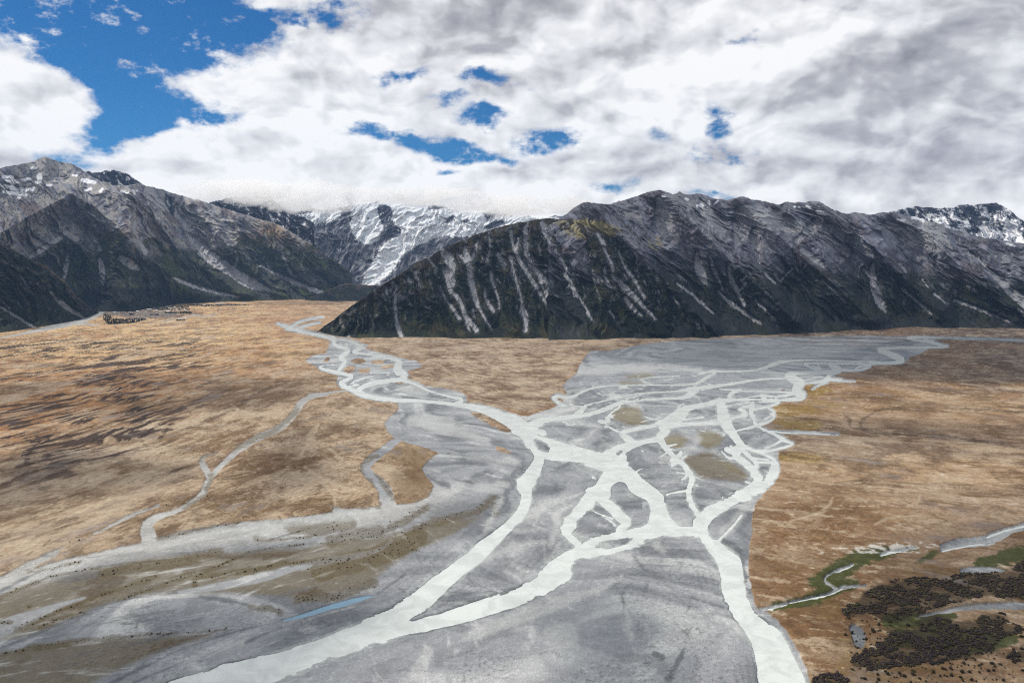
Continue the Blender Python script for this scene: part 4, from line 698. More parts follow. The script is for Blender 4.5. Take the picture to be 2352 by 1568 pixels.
RANGE_SC = [M3(p) for p in (
 [(265, 560, 16), (270, 640, 40), (290, 700, 56), (325, 765, 14)], [(350, 590, 8), (380, 690, 20), (430, 800, 14)], [(470, 640, 12), (475, 720, 26), (510, 790, 22), (570, 900, 14)], [(545, 380, 90), (540, 450, 70), (512, 540, 10)], [(640, 430, 40), (637, 510, 60), (648, 580, 26), (665, 640, 6)],
 [(310, 240, 40), (330, 330, 90), (430, 400, 80)], [(20, 230, 30), (50, 310, 90), (60, 400, 110), (70, 430, 40)], [(560, 310, 90), (700, 330, 120), (880, 400, 90)], [(1030, 370, 40), (960, 440, 40), (900, 500, 20)], [(930, 550, 20), (990, 590, 44), (1070, 655, 16)],
 [(1395, 630, 16), (1380, 690, 30), (1400, 770, 50), (1420, 850, 52), (1440, 900, 44), (1472, 950, 8)], [(1330, 670, 8), (1370, 720, 12)], [(1480, 380, 30), (1560, 430, 80), (1640, 480, 110), (1800, 500, 90)], [(1700, 400, 60), (1800, 450, 80), (1900, 560, 20)],
 [(1980, 560, 8), (2060, 600, 16), (2130, 680, 24), (2200, 750, 34), (2270, 820, 50), (2400, 920, 70)], [(2250, 690, 8), (2240, 740, 26), (2250, 790, 20)], [(1060, 740, 8), (1130, 800, 13), (1220, 890, 6)], [(1575, 795, 10), (1660, 870, 18), (1760, 955, 8)], [(1780, 830, 8), (1850, 888, 6)], [(1910, 870, 8), (2050, 920, 14), (2150, 965, 14), (2260, 1008, 8)],
 [(400, 815, 10), (480, 890, 24), (560, 940, 26), (670, 1020, 10)], [(140, 765, 8), (230, 830, 14), (300, 890, 16), (375, 955, 7)], [(635, 868, 8), (690, 920, 11), (745, 980, 5)], [(60, 808, 8), (110, 850, 14), (160, 915, 10)], [(800, 745, 8), (870, 670, 8)], [(2310, 930, 12), (2400, 990, 20)], [(700, 700, 12), (760, 760, 10)], [(2000, 590, 8), (2020, 640, 8)], [(1560, 640, 12), (1600, 690, 8)], [(1700, 740, 8), (1740, 790, 6)],
 [(1640, 310, 20), (1750, 380, 30)], [(1100, 400, 40), (1220, 450, 50), (1300, 470, 30)], [(830, 270, 20), (800, 330, 50)], [(550, 745, 12), (580, 715, 10)], [(545, 800, 10), (575, 760, 14)])]
LEFT_SC = [M1(p) for p in (
 [(1000, 370, 40), (1100, 410, 60), (1170, 480, 44), (1215, 560, 50), (1260, 640, 70), (1330, 720, 70), (1420, 780, 64), (1500, 830, 50), (1560, 870, 70), (1640, 910, 50), (1720, 940, 20)],
 [(1110, 860, 12), (1200, 900, 16), (1300, 930, 14), (1420, 960, 10), (1520, 980, 5)], [(1740, 820, 8), (1840, 870, 20), (1950, 920, 26), (2080, 960, 12)], [(635, 740, 14), (650, 780, 26), (652, 840, 34), (655, 895, 14)], [(430, 700, 10), (430, 760, 18), (415, 810, 24), (408, 865, 8)], [(390, 650, 10), (400, 700, 10)], [(370, 720, 5), (375, 780, 5)],
 [(770, 730, 30), (830, 770, 50), (880, 800, 24)], [(200, 720, 20), (300, 660, 24), (400, 590, 26), (435, 560, 16)], [(540, 540, 14), (600, 600, 20), (640, 680, 20)], [(860, 500, 10), (860, 560, 10), (930, 700, 24)], [(1640, 770, 5), (1740, 820, 5)], [(1500, 690, 5), (1520, 740, 6), (1490, 800, 5)], [(1800, 700, 6), (1830, 780, 6), (1860, 830, 8)],
 [(950, 300, 60), (980, 340, 50)], [(1230, 420, 30), (1240, 500, 24)])]
NEAR_SC = [M1(p) for p in ([(330, 950, 16), (370, 1000, 30), (430, 1050, 34), (540, 1115, 10)], [(0, 1040, 14), (100, 1100, 16), (220, 1175, 16)], [(130, 840, 8), (190, 930, 10)], [(0, 990, 6), (60, 1050, 6)])]
SNOW = [M1(p) for p in ([(20, 212, 12), (80, 216, 14)], [(40, 238, 12), (100, 246, 22), (185, 228, 14)], [(250, 205, 24), (255, 235, 26), (225, 255, 8)], [(0, 265, 16), (80, 285, 20), (130, 300, 20), (215, 292, 18)], [(20, 308, 10), (90, 322, 16), (165, 326, 12)], [(525, 235, 14), (560, 242, 24), (605, 250, 14)], [(545, 300, 8), (580, 290, 10)], [(640, 312, 12), (655, 290, 8)], [(775, 305, 8), (815, 312, 8)], [(200, 158, 8), (230, 158, 10)], [(465, 203, 6), (492, 208, 8)], [(300, 268, 6), (328, 264, 6)], [(115, 348, 5), (130, 348, 5)], [(850, 300, 8), (858, 320, 8)], [(870, 300, 5), (876, 302, 5)])] + [M3(p) for p in (
 [(272, 268, 14), (310, 272, 8), (290, 258, 8)], [(195, 222, 10), (205, 228, 10)], [(340, 245, 12), (345, 252, 8)], [(378, 255, 4), (400, 235, 5)], [(1030, 303, 8), (1055, 315, 12), (1088, 322, 6)], [(888, 272, 6), (892, 276, 6)], [(916, 274, 6), (920, 278, 6)], [(965, 268, 4), (990, 282, 4)], [(1550, 360, 12), (1588, 360, 8)], [(1640, 345, 10), (1690, 345, 18), (1710, 368, 8)], [(1610, 408, 8), (1642, 420, 8)],
 [(45, 206, 6), (60, 206, 6)], [(2070, 452, 6), (2105, 466, 8)], [(2130, 430, 5), (2170, 450, 5)], [(2240, 506, 5), (2290, 524, 6)], [(2280, 435, 8), (2300, 470, 6), (2340, 455, 6)])]
scr = {}
for k, L in dict(nose=NOSE_SC, range=RANGE_SC, left=LEFT_SC, near=NEAR_SC, snow=SNOW).items():
    scr[k] = hg.strokes([chaikin(p, 1) if len(p) > 2 else p for p in L], 20, 30)
scr[None] = np.full(hg.X.shape, 30., F32)

def interp(pts, xq): return np.interp(xq, [p[0] for p in pts], [p[1] for p in pts])

def mountain(name, crest, base, slope, colour, D0=None, x0=-150, x1=2500, step=1.7, rstep=1.5, jag=2.0, amp=.016, lean=.5, wave=420., screes=None, spurs=(), gul=.5, back=35, mat=None, seed=1, fine=.35, prof=.5):
    xs = np.arange(max(x0, crest[0][0]), min(x1, crest[-1][0]) + step, step)
    cy = interp(crest, xs) + jag * (fbm(xs / 34., xs * 0, 5, seed, .6) * 2.2)
    by = interp(base, xs)
    if D0 is None: by = by + fbm(xs / 80., xs * 0 + 3, 2, seed + 40, .5) * np.clip(by - 690, 0, 80) / 80. * 3
    by = np.maximum(by, cy + 1.0)
    nr = int(np.max(by - cy) / rstep) + 2
    t = np.linspace(0, 1, nr)[:, None]
    PXm = np.repeat(xs[None, :], nr, 0); PYm = by[None, :] + (cy - by)[None, :] * t
    u, fy, fz = ray(PXm, PYm); k = fz / fy
    if D0 is None:
        d0 = ground_at(xs, by)[1][None, :] * np.ones_like(PXm)
    else:
        d0 = (interp(D0, xs) if isinstance(D0, (list, tuple)) else np.full(xs.shape, float(D0)))[None, :] * np.ones_like(PXm)
    tanT = math.tan(R(slope)) * (1 - prof * (1 - ss(0, .8, t)) * .55)
    D = (CAMH + tanT * d0) / np.maximum(tanT - k, .12)
    Dm = D.copy()
    X = u / fy * D; Zm = CAMH + k * D
    # ribs and gullies running down the slope, joining downhill
    h = Zm / wave
    Xn = u * float(np.mean(d0))
    a = (Xn + lean * Zm * 1.0) / wave
    wx = fbm(a * .7, h * .7, 4, seed + 3) * .55
    r1 = ridged((a + wx) * .62, h * .26 + wx * .5, 3, seed + 7, .55)
    r2 = ridged((a + wx * 1.3) * 2.0, h * .7 + wx, 4, seed + 9, .6)
    r3 = ridged((a + wx * 1.3) * 6.5, h * 2.8 + wx * 2, 4, seed + 13, .65)
    Am = amp * np.median(D)
    rel = -Am * (1.0 * r1 + .9 * r2 + fine * r3 * (.5 + .8 * t))
    env = ss(0, .12, t) * (1 - .75 * ss(.88, 1.0, t))
    rel = (rel + Am * 1.1) * env
    sdS = hg.at(scr[screes], PXm, PYm) if screes else np.full(PXm.shape, 30., F32)
    rel = rel + gul * Am * ss(9, -2, sdS) * ss(0, .1, t) * ss(1.0, .93, t)
    for (pts, wd, am) in spurs:        # long spurs standing out of the face
        sd = hg.strokes([[(p[0], p[1], 0) for p in pts]], wd * 1.2, wd)
        s = hg.at(sd, PXm, PYm); rel = rel - am * np.clip(1 - s / wd, 0, 1) ** 1.2 * ss(0, .1, t)
    D = D + rel
    X = u / fy * D; Y = D; Z = CAMH + k * D
    # back slope
    nb = 6; w = np.linspace(0, 1, nb + 1)[1:, None] * 1800.
    Xb = X[-1:] * (1 + w / Y[-1:]) ; Yb = Y[-1:] + w; Zb = Z[-1:] - w * math.tan(R(back)) + 0 * w
    Xf, Yf, Zf = np.vstack([X, Xb]), np.vstack([Y, Yb]), np.vstack([Z, Zb])
    # skirt down into the ground at the foot
    Xf = np.vstack([X[:1], Xf]); Yf = np.vstack([Y[:1], Yf]); Zf = np.vstack([Z[:1] - 60, Zf])
    P = np.stack([Xf, Yf, Zf], -1)
    gu = np.gradient(P, axis=1); gv = np.gradient(P, axis=0); N = np.cross(gu, gv); N /= np.linalg.norm(N, axis=-1, keepdims=True) + 1e-9
    N = np.where(N[..., 2:3] < 0, -N, N)
    Nz = N[1:nr + 1, :, 2]
    c = colour(PXm, PYm, X, Z, t + 0 * PXm, Nz, sdS, dict(r1=r1, r2=r2, r3=r3, a=a, h=h))
    c = np.vstack([c[:1], c, np.repeat(c[-1:], nb, 0)])
    V = P.reshape(-1, 3)
    o = np_mesh(name, V, grid_quads(*Xf.shape), np.clip(c.reshape(-1, 3), .004, .92), mat=mat)
    tag(o, kind='structure')
    return o

bush = A(34, 42, 30, .6); bush2 = A(60, 66, 36, .65); tuss = A(150, 132, 72, .5); tuss2 = A(120, 96, 62, .5); rock = A(156, 156, 168, .85); rockd = A(100, 97, 110, .72); rockl = A(200, 194, 186, .68); scree = A(178, 176, 178, .7); red = A(146, 112, 100, .55); snow = A(250, 250, 252, .95)
def nz(a, h, s, f=1.): return fbm(a * f, h * f, 5, s, .58)

def col_nose(px, py, X, Z, t, Nz, sd, r):
    n1 = nz(r['a'], r['h'], 101, 2.); n2 = nz(r['a'], r['h'] * .5, 103, 9.); n3 = nz(r['a'], r['h'], 105, 28.)
    c = np.broadcast_to(bush, px.shape + (3,)).astype(F32)
    c = mixc(c, bush2, ss(-.1, .4, n1 + .5 * n2))
    c = mixc(c, A(98, 78, 48, .5), ss(.15, .5, n1 - .4 * n2 + .2 * n3) * .5)
    c = mixc(c, tuss2 * .8, ss(0, 18, 30 - np.abs(py - np.interp(px.ravel(), [700, 900, 1160, 1290, 1340], [760, 640, 517, 502, 520]).reshape(px.shape)) - 12 * n1 * 2) * .45)
    c = mixc(c, rockd * 1.1, ss(.35, .75, r['r3'] + .5 * n2) * ss(.3, .6, t) * .65)
    n4 = nz(r['a'], r['h'] * .12, 107, 34.)
    s = ss(.8, -.6, sd + 2.0 * n2 + 2.4 * n3 + 2.2 * n4 - .3)
    halo = ss(7, 1, sd + 6 * n2) * ss(.0, .35, n3 + .2)
    c = mixc(c, scree * .8, halo * .4)
    c = mixc(c, scree * 1.4, s * .97)
    c = mixc(c, scree * .9, ss(.36, .5, n2 + .45 * n4 + .3 * n3) * .7 * ss(.1, .5, t))
    c = mixc(c, bush * .55, ss(.1, .4, n4 + .5 * n3) * (1 - s) * .5)
    return c
def col_range(px, py, X, Z, t, Nz, sd, r):
    n1 = nz(r['a'], r['h'], 111, 1.6); n2 = nz(r['a'], r['h'] * .4, 113, 7.); n3 = nz(r['a'], r['h'], 115, 24.)
    veg = ss(.62, .42, t + .12 * n1 + .10 * n2)
    c = np.broadcast_to(rock, px.shape + (3,)).astype(F32)
    c = mixc(c, rockd, ss(-.1, .35, n2 + .3 * n1))
    c = mixc(c, rockd * .75, ss(.3, .6, r['r3'] + .3 * n3) * .7)
    c = mixc(c, scree * .95, ss(.0, .35, -n1 + .15 * n2 - .55 * (r['r2'] - .35)) * ss(.55, .75, t) * .8)
    c = mixc(c, A(120, 98, 86, .5), ss(.1, .4, n1 - .3 * n2) * .5)
    c = mixc(c, bush, veg * .93); c = mixc(c, bush2 * .9, veg * ss(0, .4, n1 + .4 * n3) * .6)
    c = mixc(c, rockd, veg * ss(.5, .8, r['r3'] + .5 * n2) * .45)
    bench = np.exp(-(((px - 1362) / 62) ** 2 + ((py - 530 - (px - 1362) * .02) / 22) ** 2)) + .42 * np.exp(-(((px - 1500) / 40) ** 2 + ((py - 560) / 24) ** 2)) + .5 * np.exp(-(((px - 1320) / 60) ** 2 + ((py - 512) / 9) ** 2))
    c = mixc(c, A(184, 170, 120, .9), ss(.25, .6, bench + .3 * n2 + .15 * n3) * .85)  # tussock bench, its colour lifted to look sunlit
    n4 = nz(r['a'], r['h'] * .12, 117, 30.)
    s = ss(.8, -.8, sd + 2.2 * n2 + 2.8 * n3 + 2.4 * n4 - .6)
    c = mixc(c, scree * 1.25, s * .94)
    c = mixc(c, scree * .9, ss(.36, .5, n2 + .45 * n4 + .3 * n3) * .65 * ss(.2, .5, t))
    c = mixc(c, rockd * .5, ss(.16, .42, n4 + .5 * n3) * (1 - s) * .4)
    sn = hg.at(scr['snow'], px, py)
    c = mixc(c, snow, ss(2.2, .6, sn + 1.6 * n3))
    return c
def col_left(px, py, X, Z, t, Nz, sd, r):
    n1 = nz(r['a'], r['h'], 121, 1.6); n2 = nz(r['a'], r['h'] * .4, 123, 7.); n3 = nz(r['a'], r['h'], 125, 22.)
    hz = py + 14 * n1 * 2 + 10 * n2
    vl = np.interp(px.ravel(), [-60, 150, 300, 450, 600, 700, 840], [600, 560, 560, 580, 560, 560, 600]).reshape(px.shape)
    veg = ss(-25, 25, hz - vl)
    c = np.broadcast_to(rockl, px.shape + (3,)).astype(F32)
    c = mixc(c, rock, ss(-.2, .3, n2 + .4 * n1))
    c = mixc(c, rockd, ss(.25, .55, r['r3'] + .3 * n2) * .65)
    c = mixc(c, red * .9, ss(.0, .4, n1 + .2 * n2) * ss(440, 480, py) * .6)
    c = mixc(c, tuss2 * 1.2, ss(-30, -2, hz - vl) * ss(-.2, .3, n1) * .6)
    brow = ss(560, 620, px) * ss(600, 540, py - (px - 620) * .32)
    c = mixc(c, A(170, 140, 104, .6), brow * ss(-.2, .3, n1 + .3 * n2 + .2) * .8)
    c = mixc(c, bush * 1.1, veg * .92)
    c = mixc(c, A(86, 98, 46, .6), veg * ss(-.1, .35, n1 + .3 * n2) * .75)
    c = mixc(c, rockd, veg * ss(.55, .8, r['r3'] + .4 * n2) * ss(680, 600, py) * .6)
    forest = np.exp(-(((px - 290) / 130) ** 2 + ((py - 690 - 10 * n1) / 34) ** 2))
    c = mixc(c, A(22, 30, 26, .5), ss(.35, .5, forest) * .9)
    n4 = nz(r['a'], r['h'] * .12, 127, 28.)
    s = ss(.9, -.9, sd + 2.0 * n2 + 2.0 * n3 + 1.6 * n4 - 1.2)
    c = mixc(c, scree * 1.35, s * .95)
    c = mixc(c, scree * .8, ss(.38, .52, n2 + .4 * n4 + .3 * n3) * .6 * ss(700, 600, py))
    c = mixc(c, rockd * .6, ss(.12, .4, n4 + .5 * n3) * (1 - s) * .4)
    sn = hg.at(scr['snow'], px, py)
    c = mixc(c, snow, ss(2.2, .6, sn + 1.6 * n3))
    return c
def col_near(px, py, X, Z, t, Nz, sd, r):
    n1 = nz(r['a'], r['h'], 131, 2.); n2 = nz(r['a'], r['h'] * .5, 133, 8.); n3 = nz(r['a'], r['h'], 135, 24.)
    c = np.broadcast_to(bush * .8, px.shape + (3,)).astype(F32)
    c = mixc(c, A(92, 76, 74, .45), ss(.0, .35, n1 + .4 * n2) * ss(.35, .7, t) * .8)
    c = mixc(c, bush2 * .9, ss(.1, .5, -n1 + .3 * n3) * .7)
    c = mixc(c, A(150, 126, 96, .6), ss(.93, .99, t + .03 * n2) * .6 * ss(60, 130, px))
    c = mixc(c, scree * .72, ss(1, -1, sd + 2 * n2 + 2 * n3) * .9)
    c = mixc(c, rockd, ss(.4, .6, n2 + .5 * n3) * .6)
    return c
ICE = hg.poly(chaikin(M2([(430, 270), (560, 260), (600, 300), (590, 420), (540, 500), (470, 480), (430, 420), (440, 330)]), 1, True))
for p in ([(650, 260), (860, 300), (1100, 300), (1260, 340), (1240, 420), (1150, 450), (1000, 430), (880, 470), (800, 520), (720, 560), (680, 640), (600, 720), (540, 770), (500, 760), (560, 640), (620, 540), (700, 480), (740, 400), (700, 360)],
          [(30, 370), (150, 330), (330, 300), (300, 340), (180, 370), (60, 400)], [(1270, 400), (1340, 350), (1500, 350), (1700, 350), (1720, 380), (1500, 400), (1300, 420)], [(590, 240), (660, 250), (700, 290), (650, 300)]):
    ICE = np.minimum(ICE, hg.poly(chaikin(M2(p), 1, True)))
RK = np.full(ICE.shape, 40., F32)
for p in ([(570, 260), (650, 260), (680, 300), (660, 370), (610, 400), (590, 340)], [(620, 440), (700, 380), (740, 430), (700, 470), (640, 480)], [(1000, 380), (1050, 325), (1075, 340), (1040, 375)], [(1110, 360), (1160, 350), (1170, 370), (1120, 378)], [(1280, 320), (1310, 310), (1330, 340), (1290, 345)], [(1240, 420), (1320, 360), (1400, 370), (1330, 410)], [(880, 290), (920, 280), (1000, 270), (990, 290)], [(505, 340), (530, 345), (520, 358)], [(1340, 370), (1380, 350), (1400, 400)]):
    RK = np.minimum(RK, hg.poly(chaikin(M2(p), 1, True)))
def col_ice(px, py, X, Z, t, Nz, sd, r):
    n1 = nz(r['a'], r['h'], 141, 1.8); n2 = nz(r['a'], r['h'] * .6, 143, 6.); n3 = nz(r['a'], r['h'], 145, 20.)
    c = np.broadcast_to(A(150, 150, 158, .6), px.shape + (3,)).astype(F32)
    c = mixc(c, A(96, 98, 112, .55), ss(-.1, .3, n2 + .4 * n1))
    c = mixc(c, A(190, 188, 190, .6), ss(.1, .4, -n2 + .6 * n3))
    c = mixc(c, rockd, ss(.45, .7, r['r3'] + .3 * n3) * .5)
    i = ss(2, -2, hg.at(ICE, px, py) + 7 * n2 + 6 * n3 - 8)
    c = mixc(c, A(250, 252, 255, .98), i * .97)
    c = mixc(c, A(186, 208, 222, .95), i * ss(.1, .45, n3 + .4 * n2) * .5)
    k = ss(1.5, -1.5, hg.at(RK, px, py) + 2 * n3)
    c = mixc(c, A(84, 88, 104, .55), k * .95)
    c = mixc(c, snow * .9, ss(.36, .5, n2 + .5 * n3) * ss(560, 500, py) * .7)
    return c
def col_far(px, py, X, Z, t, Nz, sd, r):
    n1 = nz(r['a'], r['h'], 151, 2.); n2 = nz(r['a'], r['h'] * .6, 153, 7.); n3 = nz(r['a'], r['h'], 155, 22.)
    c = np.broadcast_to(A(92, 94, 108, .5), px.shape + (3,)).astype(F32)
    c = mixc(c, rockd, ss(0, .4, n2))
    s = ss(-.05, .2, -n1 * .6 + .5 * n2 + .3 * n3 + .35 * (.5 - np.abs(t - .55)) * 2 - .12) * ss(.1, .4, t)
    c = mixc(c, snow, s * .95)
    return c
def col_behind(px, py, X, Z, t, Nz, sd, r):
    n2 = nz(r['a'], r['h'] * .6, 163, 6.); n3 = nz(r['a'], r['h'], 165, 20.)
    c = np.broadcast_to(A(84, 88, 104, .5), px.shape + (3,)).astype(F32)
    c = mixc(c, A(120, 124, 138, .5), ss(0, .4, n2 + .3 * n3))
    c = mixc(c, snow, ss(.28, .42, n2 * .8 + .6 * n3) * .9)
    return c

hm = surf_mat('mountain rock and scrub', (.003, .02, .10), (.06, .16, .28), bump=.9, bdist=9.0)
im = surf_mat('glacier ice and rock', (.003, .02, .09), (.04, .08, .10), bump=1.0, bdist=14.0)
mountain('glacier_mountain', [(430, 470), (520, 462), (600, 466), (640, 480), (700, 484), (760, 478), (820, 470), (870, 460), (900, 470), (960, 476), (1010, 472), (1060, 486), (1120, 489), (1180, 492), (1240, 500), (1300, 492), (1380, 480)],
         [(430, 690), (1380, 690)], 40, col_ice, D0=14500, jag=3, amp=.010, lean=-.3, wave=700, mat=im, seed=5, fine=.7)
mountain('cloud_capped_peak', [(470, 470), (500, 460), (540, 452), (590, 450), (625, 458), (660, 486), (720, 510)], [(470, 620), (720, 620)], 48, col_behind, D0=13000, jag=3, amp=.012, wave=500, mat=im, seed=6)
mountain('far_ridge', [(180, 396), (230, 396), (262, 388), (290, 398), (330, 425), (400, 455)], [(180, 560), (400, 560)], 48, col_behind, D0=11500, jag=3, amp=.01, wave=450, mat=im, seed=8)
mountain('snowy_peak', [(2020, 494), (2060, 482), (2100, 474), (2150, 478), (2200, 474), (2250, 468), (2290, 467), (2325, 486), (2360, 512), (2480, 540)], [(2020, 640), (2480, 660)], 40, col_far, D0=12500, jag=2.5, amp=.014, wave=550, mat=im, seed=9)
mountain('left_range', [(-150, 400), (0, 386), (40, 378), (75, 374), (90, 366), (105, 361), (120, 367), (150, 374), (185, 386), (205, 402), (232, 416), (262, 426), (330, 424), (350, 430), (400, 444), (460, 460), (520, 480), (580, 498), (640, 516), (690, 545), (740, 580), (780, 606), (815, 634), (838, 654)],
         [(-150, 735), (0, 735), (200, 716), (300, 716), (420, 697), (560, 692), (700, 688), (800, 680), (838, 664)], 36, col_left, jag=1.8, amp=.017, lean=.55, wave=520, screes='left', mat=hm, seed=2, fine=.5,
         spurs=[([(-40, 560), (60, 500), (164, 445), (210, 470), (260, 510), (320, 575), (400, 640), (460, 690)], 55, 520), ([(60, 610), (155, 535), (200, 590), (250, 640), (280, 690)], 34, 260), ([(300, 440), (380, 520), (430, 590), (520, 650), (570, 690)], 44, 380), ([(440, 470), (520, 560), (600, 640), (650, 685)], 36, 300), ([(560, 500), (640, 580), (700, 640), (740, 680)], 34, 260), ([(660, 530), (730, 600), (790, 650)], 26, 200), ([(105, 362), (100, 420), (164, 445)], 30, 250)])
mountain('left_foothill', [(-150, 500), (-60, 530), (0, 558), (60, 592), (110, 615), (150, 645), (175, 680), (200, 700), (228, 717)], [(-150, 785), (0, 766), (100, 750), (180, 736), (228, 718)], 34, col_near, jag=2, amp=.014, lean=.5, wave=300, screes='near', mat=hm, seed=3, fine=.5)
mountain('moraine', [(700, 684), (740, 672), (780, 655), (810, 650), (850, 654), (900, 660)], [(700, 690), (760, 692), (900, 692)], 22, col_near, jag=1.5, amp=.004, wave=200, mat=hm, seed=4)
mountain('right_range', [(1260, 520), (1296, 496), (1315, 480), (1350, 463), (1375, 468), (1400, 469), (1440, 456), (1480, 444), (1515, 436), (1530, 440), (1545, 445), (1560, 441), (1580, 447), (1610, 446), (1640, 454), (1670, 460), (1700, 452), (1740, 458), (1790, 470), (1805, 465), (1850, 463), (1890, 466), (1910, 480), (1950, 492), (1965, 487), (2000, 492), (2050, 486), (2090, 496), (2150, 512), (2200, 530), (2260, 545), (2352, 560), (2500, 590)],
         [(1260, 780), (1500, 777), (1700, 772), (1850, 766), (2000, 757), (2100, 751), (2250, 754), (2500, 756)], 33, col_range, jag=2.2, amp=.018, lean=.85, wave=430, screes='range', mat=hm, seed=11, fine=.5,
         spurs=[([(1350, 463), (1450, 560), (1560, 680), (1640, 760)], 34, 260), ([(1515, 436), (1600, 520), (1700, 620), (1830, 740)], 40, 330), ([(1690, 455), (1800, 550), (1900, 640), (2010, 740)], 40, 330), ([(1880, 466), (1980, 540), (2080, 640), (2160, 720)], 40, 320), ([(2050, 486), (2150, 560), (2250, 650), (2352, 720)], 40, 320), ([(1600, 480), (1690, 580), (1790, 680)], 24, 160), ([(1790, 470), (1880, 570), (1960, 650)], 24, 160)])
mountain('dark_spur', [(728, 762), (760, 738), (800, 708), (850, 673), (900, 640), (960, 602), (1030, 566), (1100, 536), (1160, 518), (1220, 506), (1260, 502), (1300, 504), (1330, 512), (1370, 530), (1420, 552), (1480, 600), (1540, 660), (1600, 720), (1650, 772)],
         [(728, 762), (745, 768), (790, 774), (900, 776), (1300, 779), (1500, 778), (1650, 775)], 35, col_nose, jag=1.4, amp=.016, lean=.35, wave=330, screes='nose', mat=hm, seed=12, fine=.5, gul=.6,
         spurs=[([(1230, 505), (1290, 600), (1340, 700), (1370, 770)], 26, 110), ([(1100, 536), (1130, 620), (1160, 700), (1180, 770)], 26, 100), ([(1330, 512), (1400, 600), (1470, 700), (1520, 770)], 26, 110), ([(980, 590), (1000, 670), (1020, 770)], 26, 100)])
print('hills', time.time() - T0)
# ------------------------------------------------------------------ clouds overhead (out of frame) that shade the valley
def world_at(px, py, D):
    u, fy, fz = ray(px, py); return np.array([u / fy * D, D, CAMH + fz / fy * D])
def vapour(alpha):
    cm = bpy.data.materials.new('cloud vapour'); cm.use_nodes = True
    cm.node_tree.nodes['Principled BSDF'].inputs['Base Color'].default_value = (.9, .9, .9, 1)
    cm.node_tree.nodes['Principled BSDF'].inputs['Roughness'].default_value = 1
    cm.node_tree.nodes['Principled BSDF'].inputs['Alpha'].default_value = alpha      # thin cloud lets part of the sun through each face
    return cm
thin, thick = vapour(.27), vapour(.42)
ALT = 6000.
def shade_cloud(pts, seed, rag=260., n=90, mat=None):
    P = []
    for (px, py, D) in pts:
        w = world_at(px, py, D) if D else np.array([*ground_at(px, py), 0.])
        P.append(tuple((w + SUN * (ALT - w[2]) / SUN[2])[:2]))
    xs = [p[0] for p in P]; ys = [p[1] for p in P]; M = 500
    nx = int(n * (max(xs) - min(xs) + 2 * M) / 6000) + 20; ny = int(n * (max(ys) - min(ys) + 2 * M) / 6000) + 20
    X, Y = np.meshgrid(np.linspace(min(xs) - M, max(xs) + M, nx), np.linspace(min(ys) - M, max(ys) + M, ny))
    D = np.full(X.shape, 1e12); ins = np.zeros(X.shape, bool)
    for p, q in zip(P, P[1:] + P[:1]):
        dx, dy = q[0] - p[0], q[1] - p[1]; t = np.clip(((X - p[0]) * dx + (Y - p[1]) * dy) / (dx * dx + dy * dy + 1e-6), 0, 1)
        D = np.minimum(D, (X - p[0] - t * dx) ** 2 + (Y - p[1] - t * dy) ** 2)
        if abs(dy) > 1e-9: ins ^= ((p[1] > Y) != (q[1] > Y)) & (X < dx * (Y - p[1]) / dy + p[0])
    sd = np.where(ins, np.sqrt(D), -np.sqrt(D)) + rag * fbm(X / 900, Y / 900, 5, seed, .6)
    hgt = np.sqrt(np.maximum(sd, 0)) * 12 * (1 + .5 * fbm(X / 500, Y / 500, 4, seed + 1))
    bot = -np.sqrt(np.maximum(sd, 0)) * 3
    ok = sd > 0
    Vt = np.stack([X, Y, ALT + hgt], -1).reshape(-1, 3); Vb = np.stack([X, Y, ALT + bot], -1).reshape(-1, 3)
    Q = grid_quads(*X.shape); k = ok.ravel()[Q].sum(1) >= 2; Q = Q[k]
    o = np_mesh('cloud', np.vstack([Vt, Vb]), np.vstack([Q, Q[:, ::-1] + len(Vt)]), mat=mat or thin)
    tag(o, kind='structure'); return o
# over the dark spur
shade_cloud([(690, 762, 0), (760, 700, 7200), (900, 620, 7600), (1100, 520, 7900), (1262, 488, 8200), (1318, 542, 7700), (1440, 560, 7800), (1560, 640, 7500), (1700, 800, 0), (1560, 778, 0), (1300, 774, 0), (900, 772, 0), (760, 768, 0)], 201, 120)
# over the right range and the far gravel plain
shade_cloud([(1490, 560, 8100), (1475, 495, 9000), (1540, 400, 9400), (1900, 400, 9400), (2600, 480, 9000), (2700, 860, 0), (2352, 868, 0), (1950, 862, 0), (1600, 842, 0), (1420, 828, 0), (1330, 800, 0)], 205, 100)
# over the foot of the left range and the foothill
shade_cloud([(-200, 768, 0), (-200, 640, 9500), (0, 545, 10600), (60, 500, 10900), (164, 452, 11000), (230, 500, 11000), (310, 570, 11000), (420, 640, 11200), (520, 690, 0), (400, 704, 0), (240, 722, 0), (100, 756, 0)], 209, 120)
# near left corner
shade_cloud([(-300, 1900, 0), (-300, 1480, 0), (100, 1450, 0), (420, 1410, 0), (700, 1400, 0), (900, 1370, 0), (960, 1400, 0), (800, 1480, 0), (500, 1900, 0)], 213, 60, mat=thick)
shade_cloud([(1800, 850, 0), (1960, 800, 0), (2100, 774, 0), (2700, 772, 0), (2700, 880, 0), (2300, 884, 0), (2000, 876, 0)], 229, 60, mat=thick)
shade_cloud([(1980, 1290, 0), (2200, 1200, 0), (2700, 1220, 0), (2700, 1900, 0), (2200, 1800, 0), (1950, 1450, 0)], 231, 50, mat=thin)
shade_cloud([(1760, 960, 0), (2000, 965, 0), (2600, 985, 0), (2600, 1030, 0), (2100, 1025, 0), (1800, 1000, 0)], 233, 60, mat=thin)
shade_cloud([(-200, 900, 0), (200, 872, 0), (520, 862, 0), (700, 880, 0), (640, 930, 0), (300, 950, 0), (-200, 990, 0)], 235, 90, mat=thin)
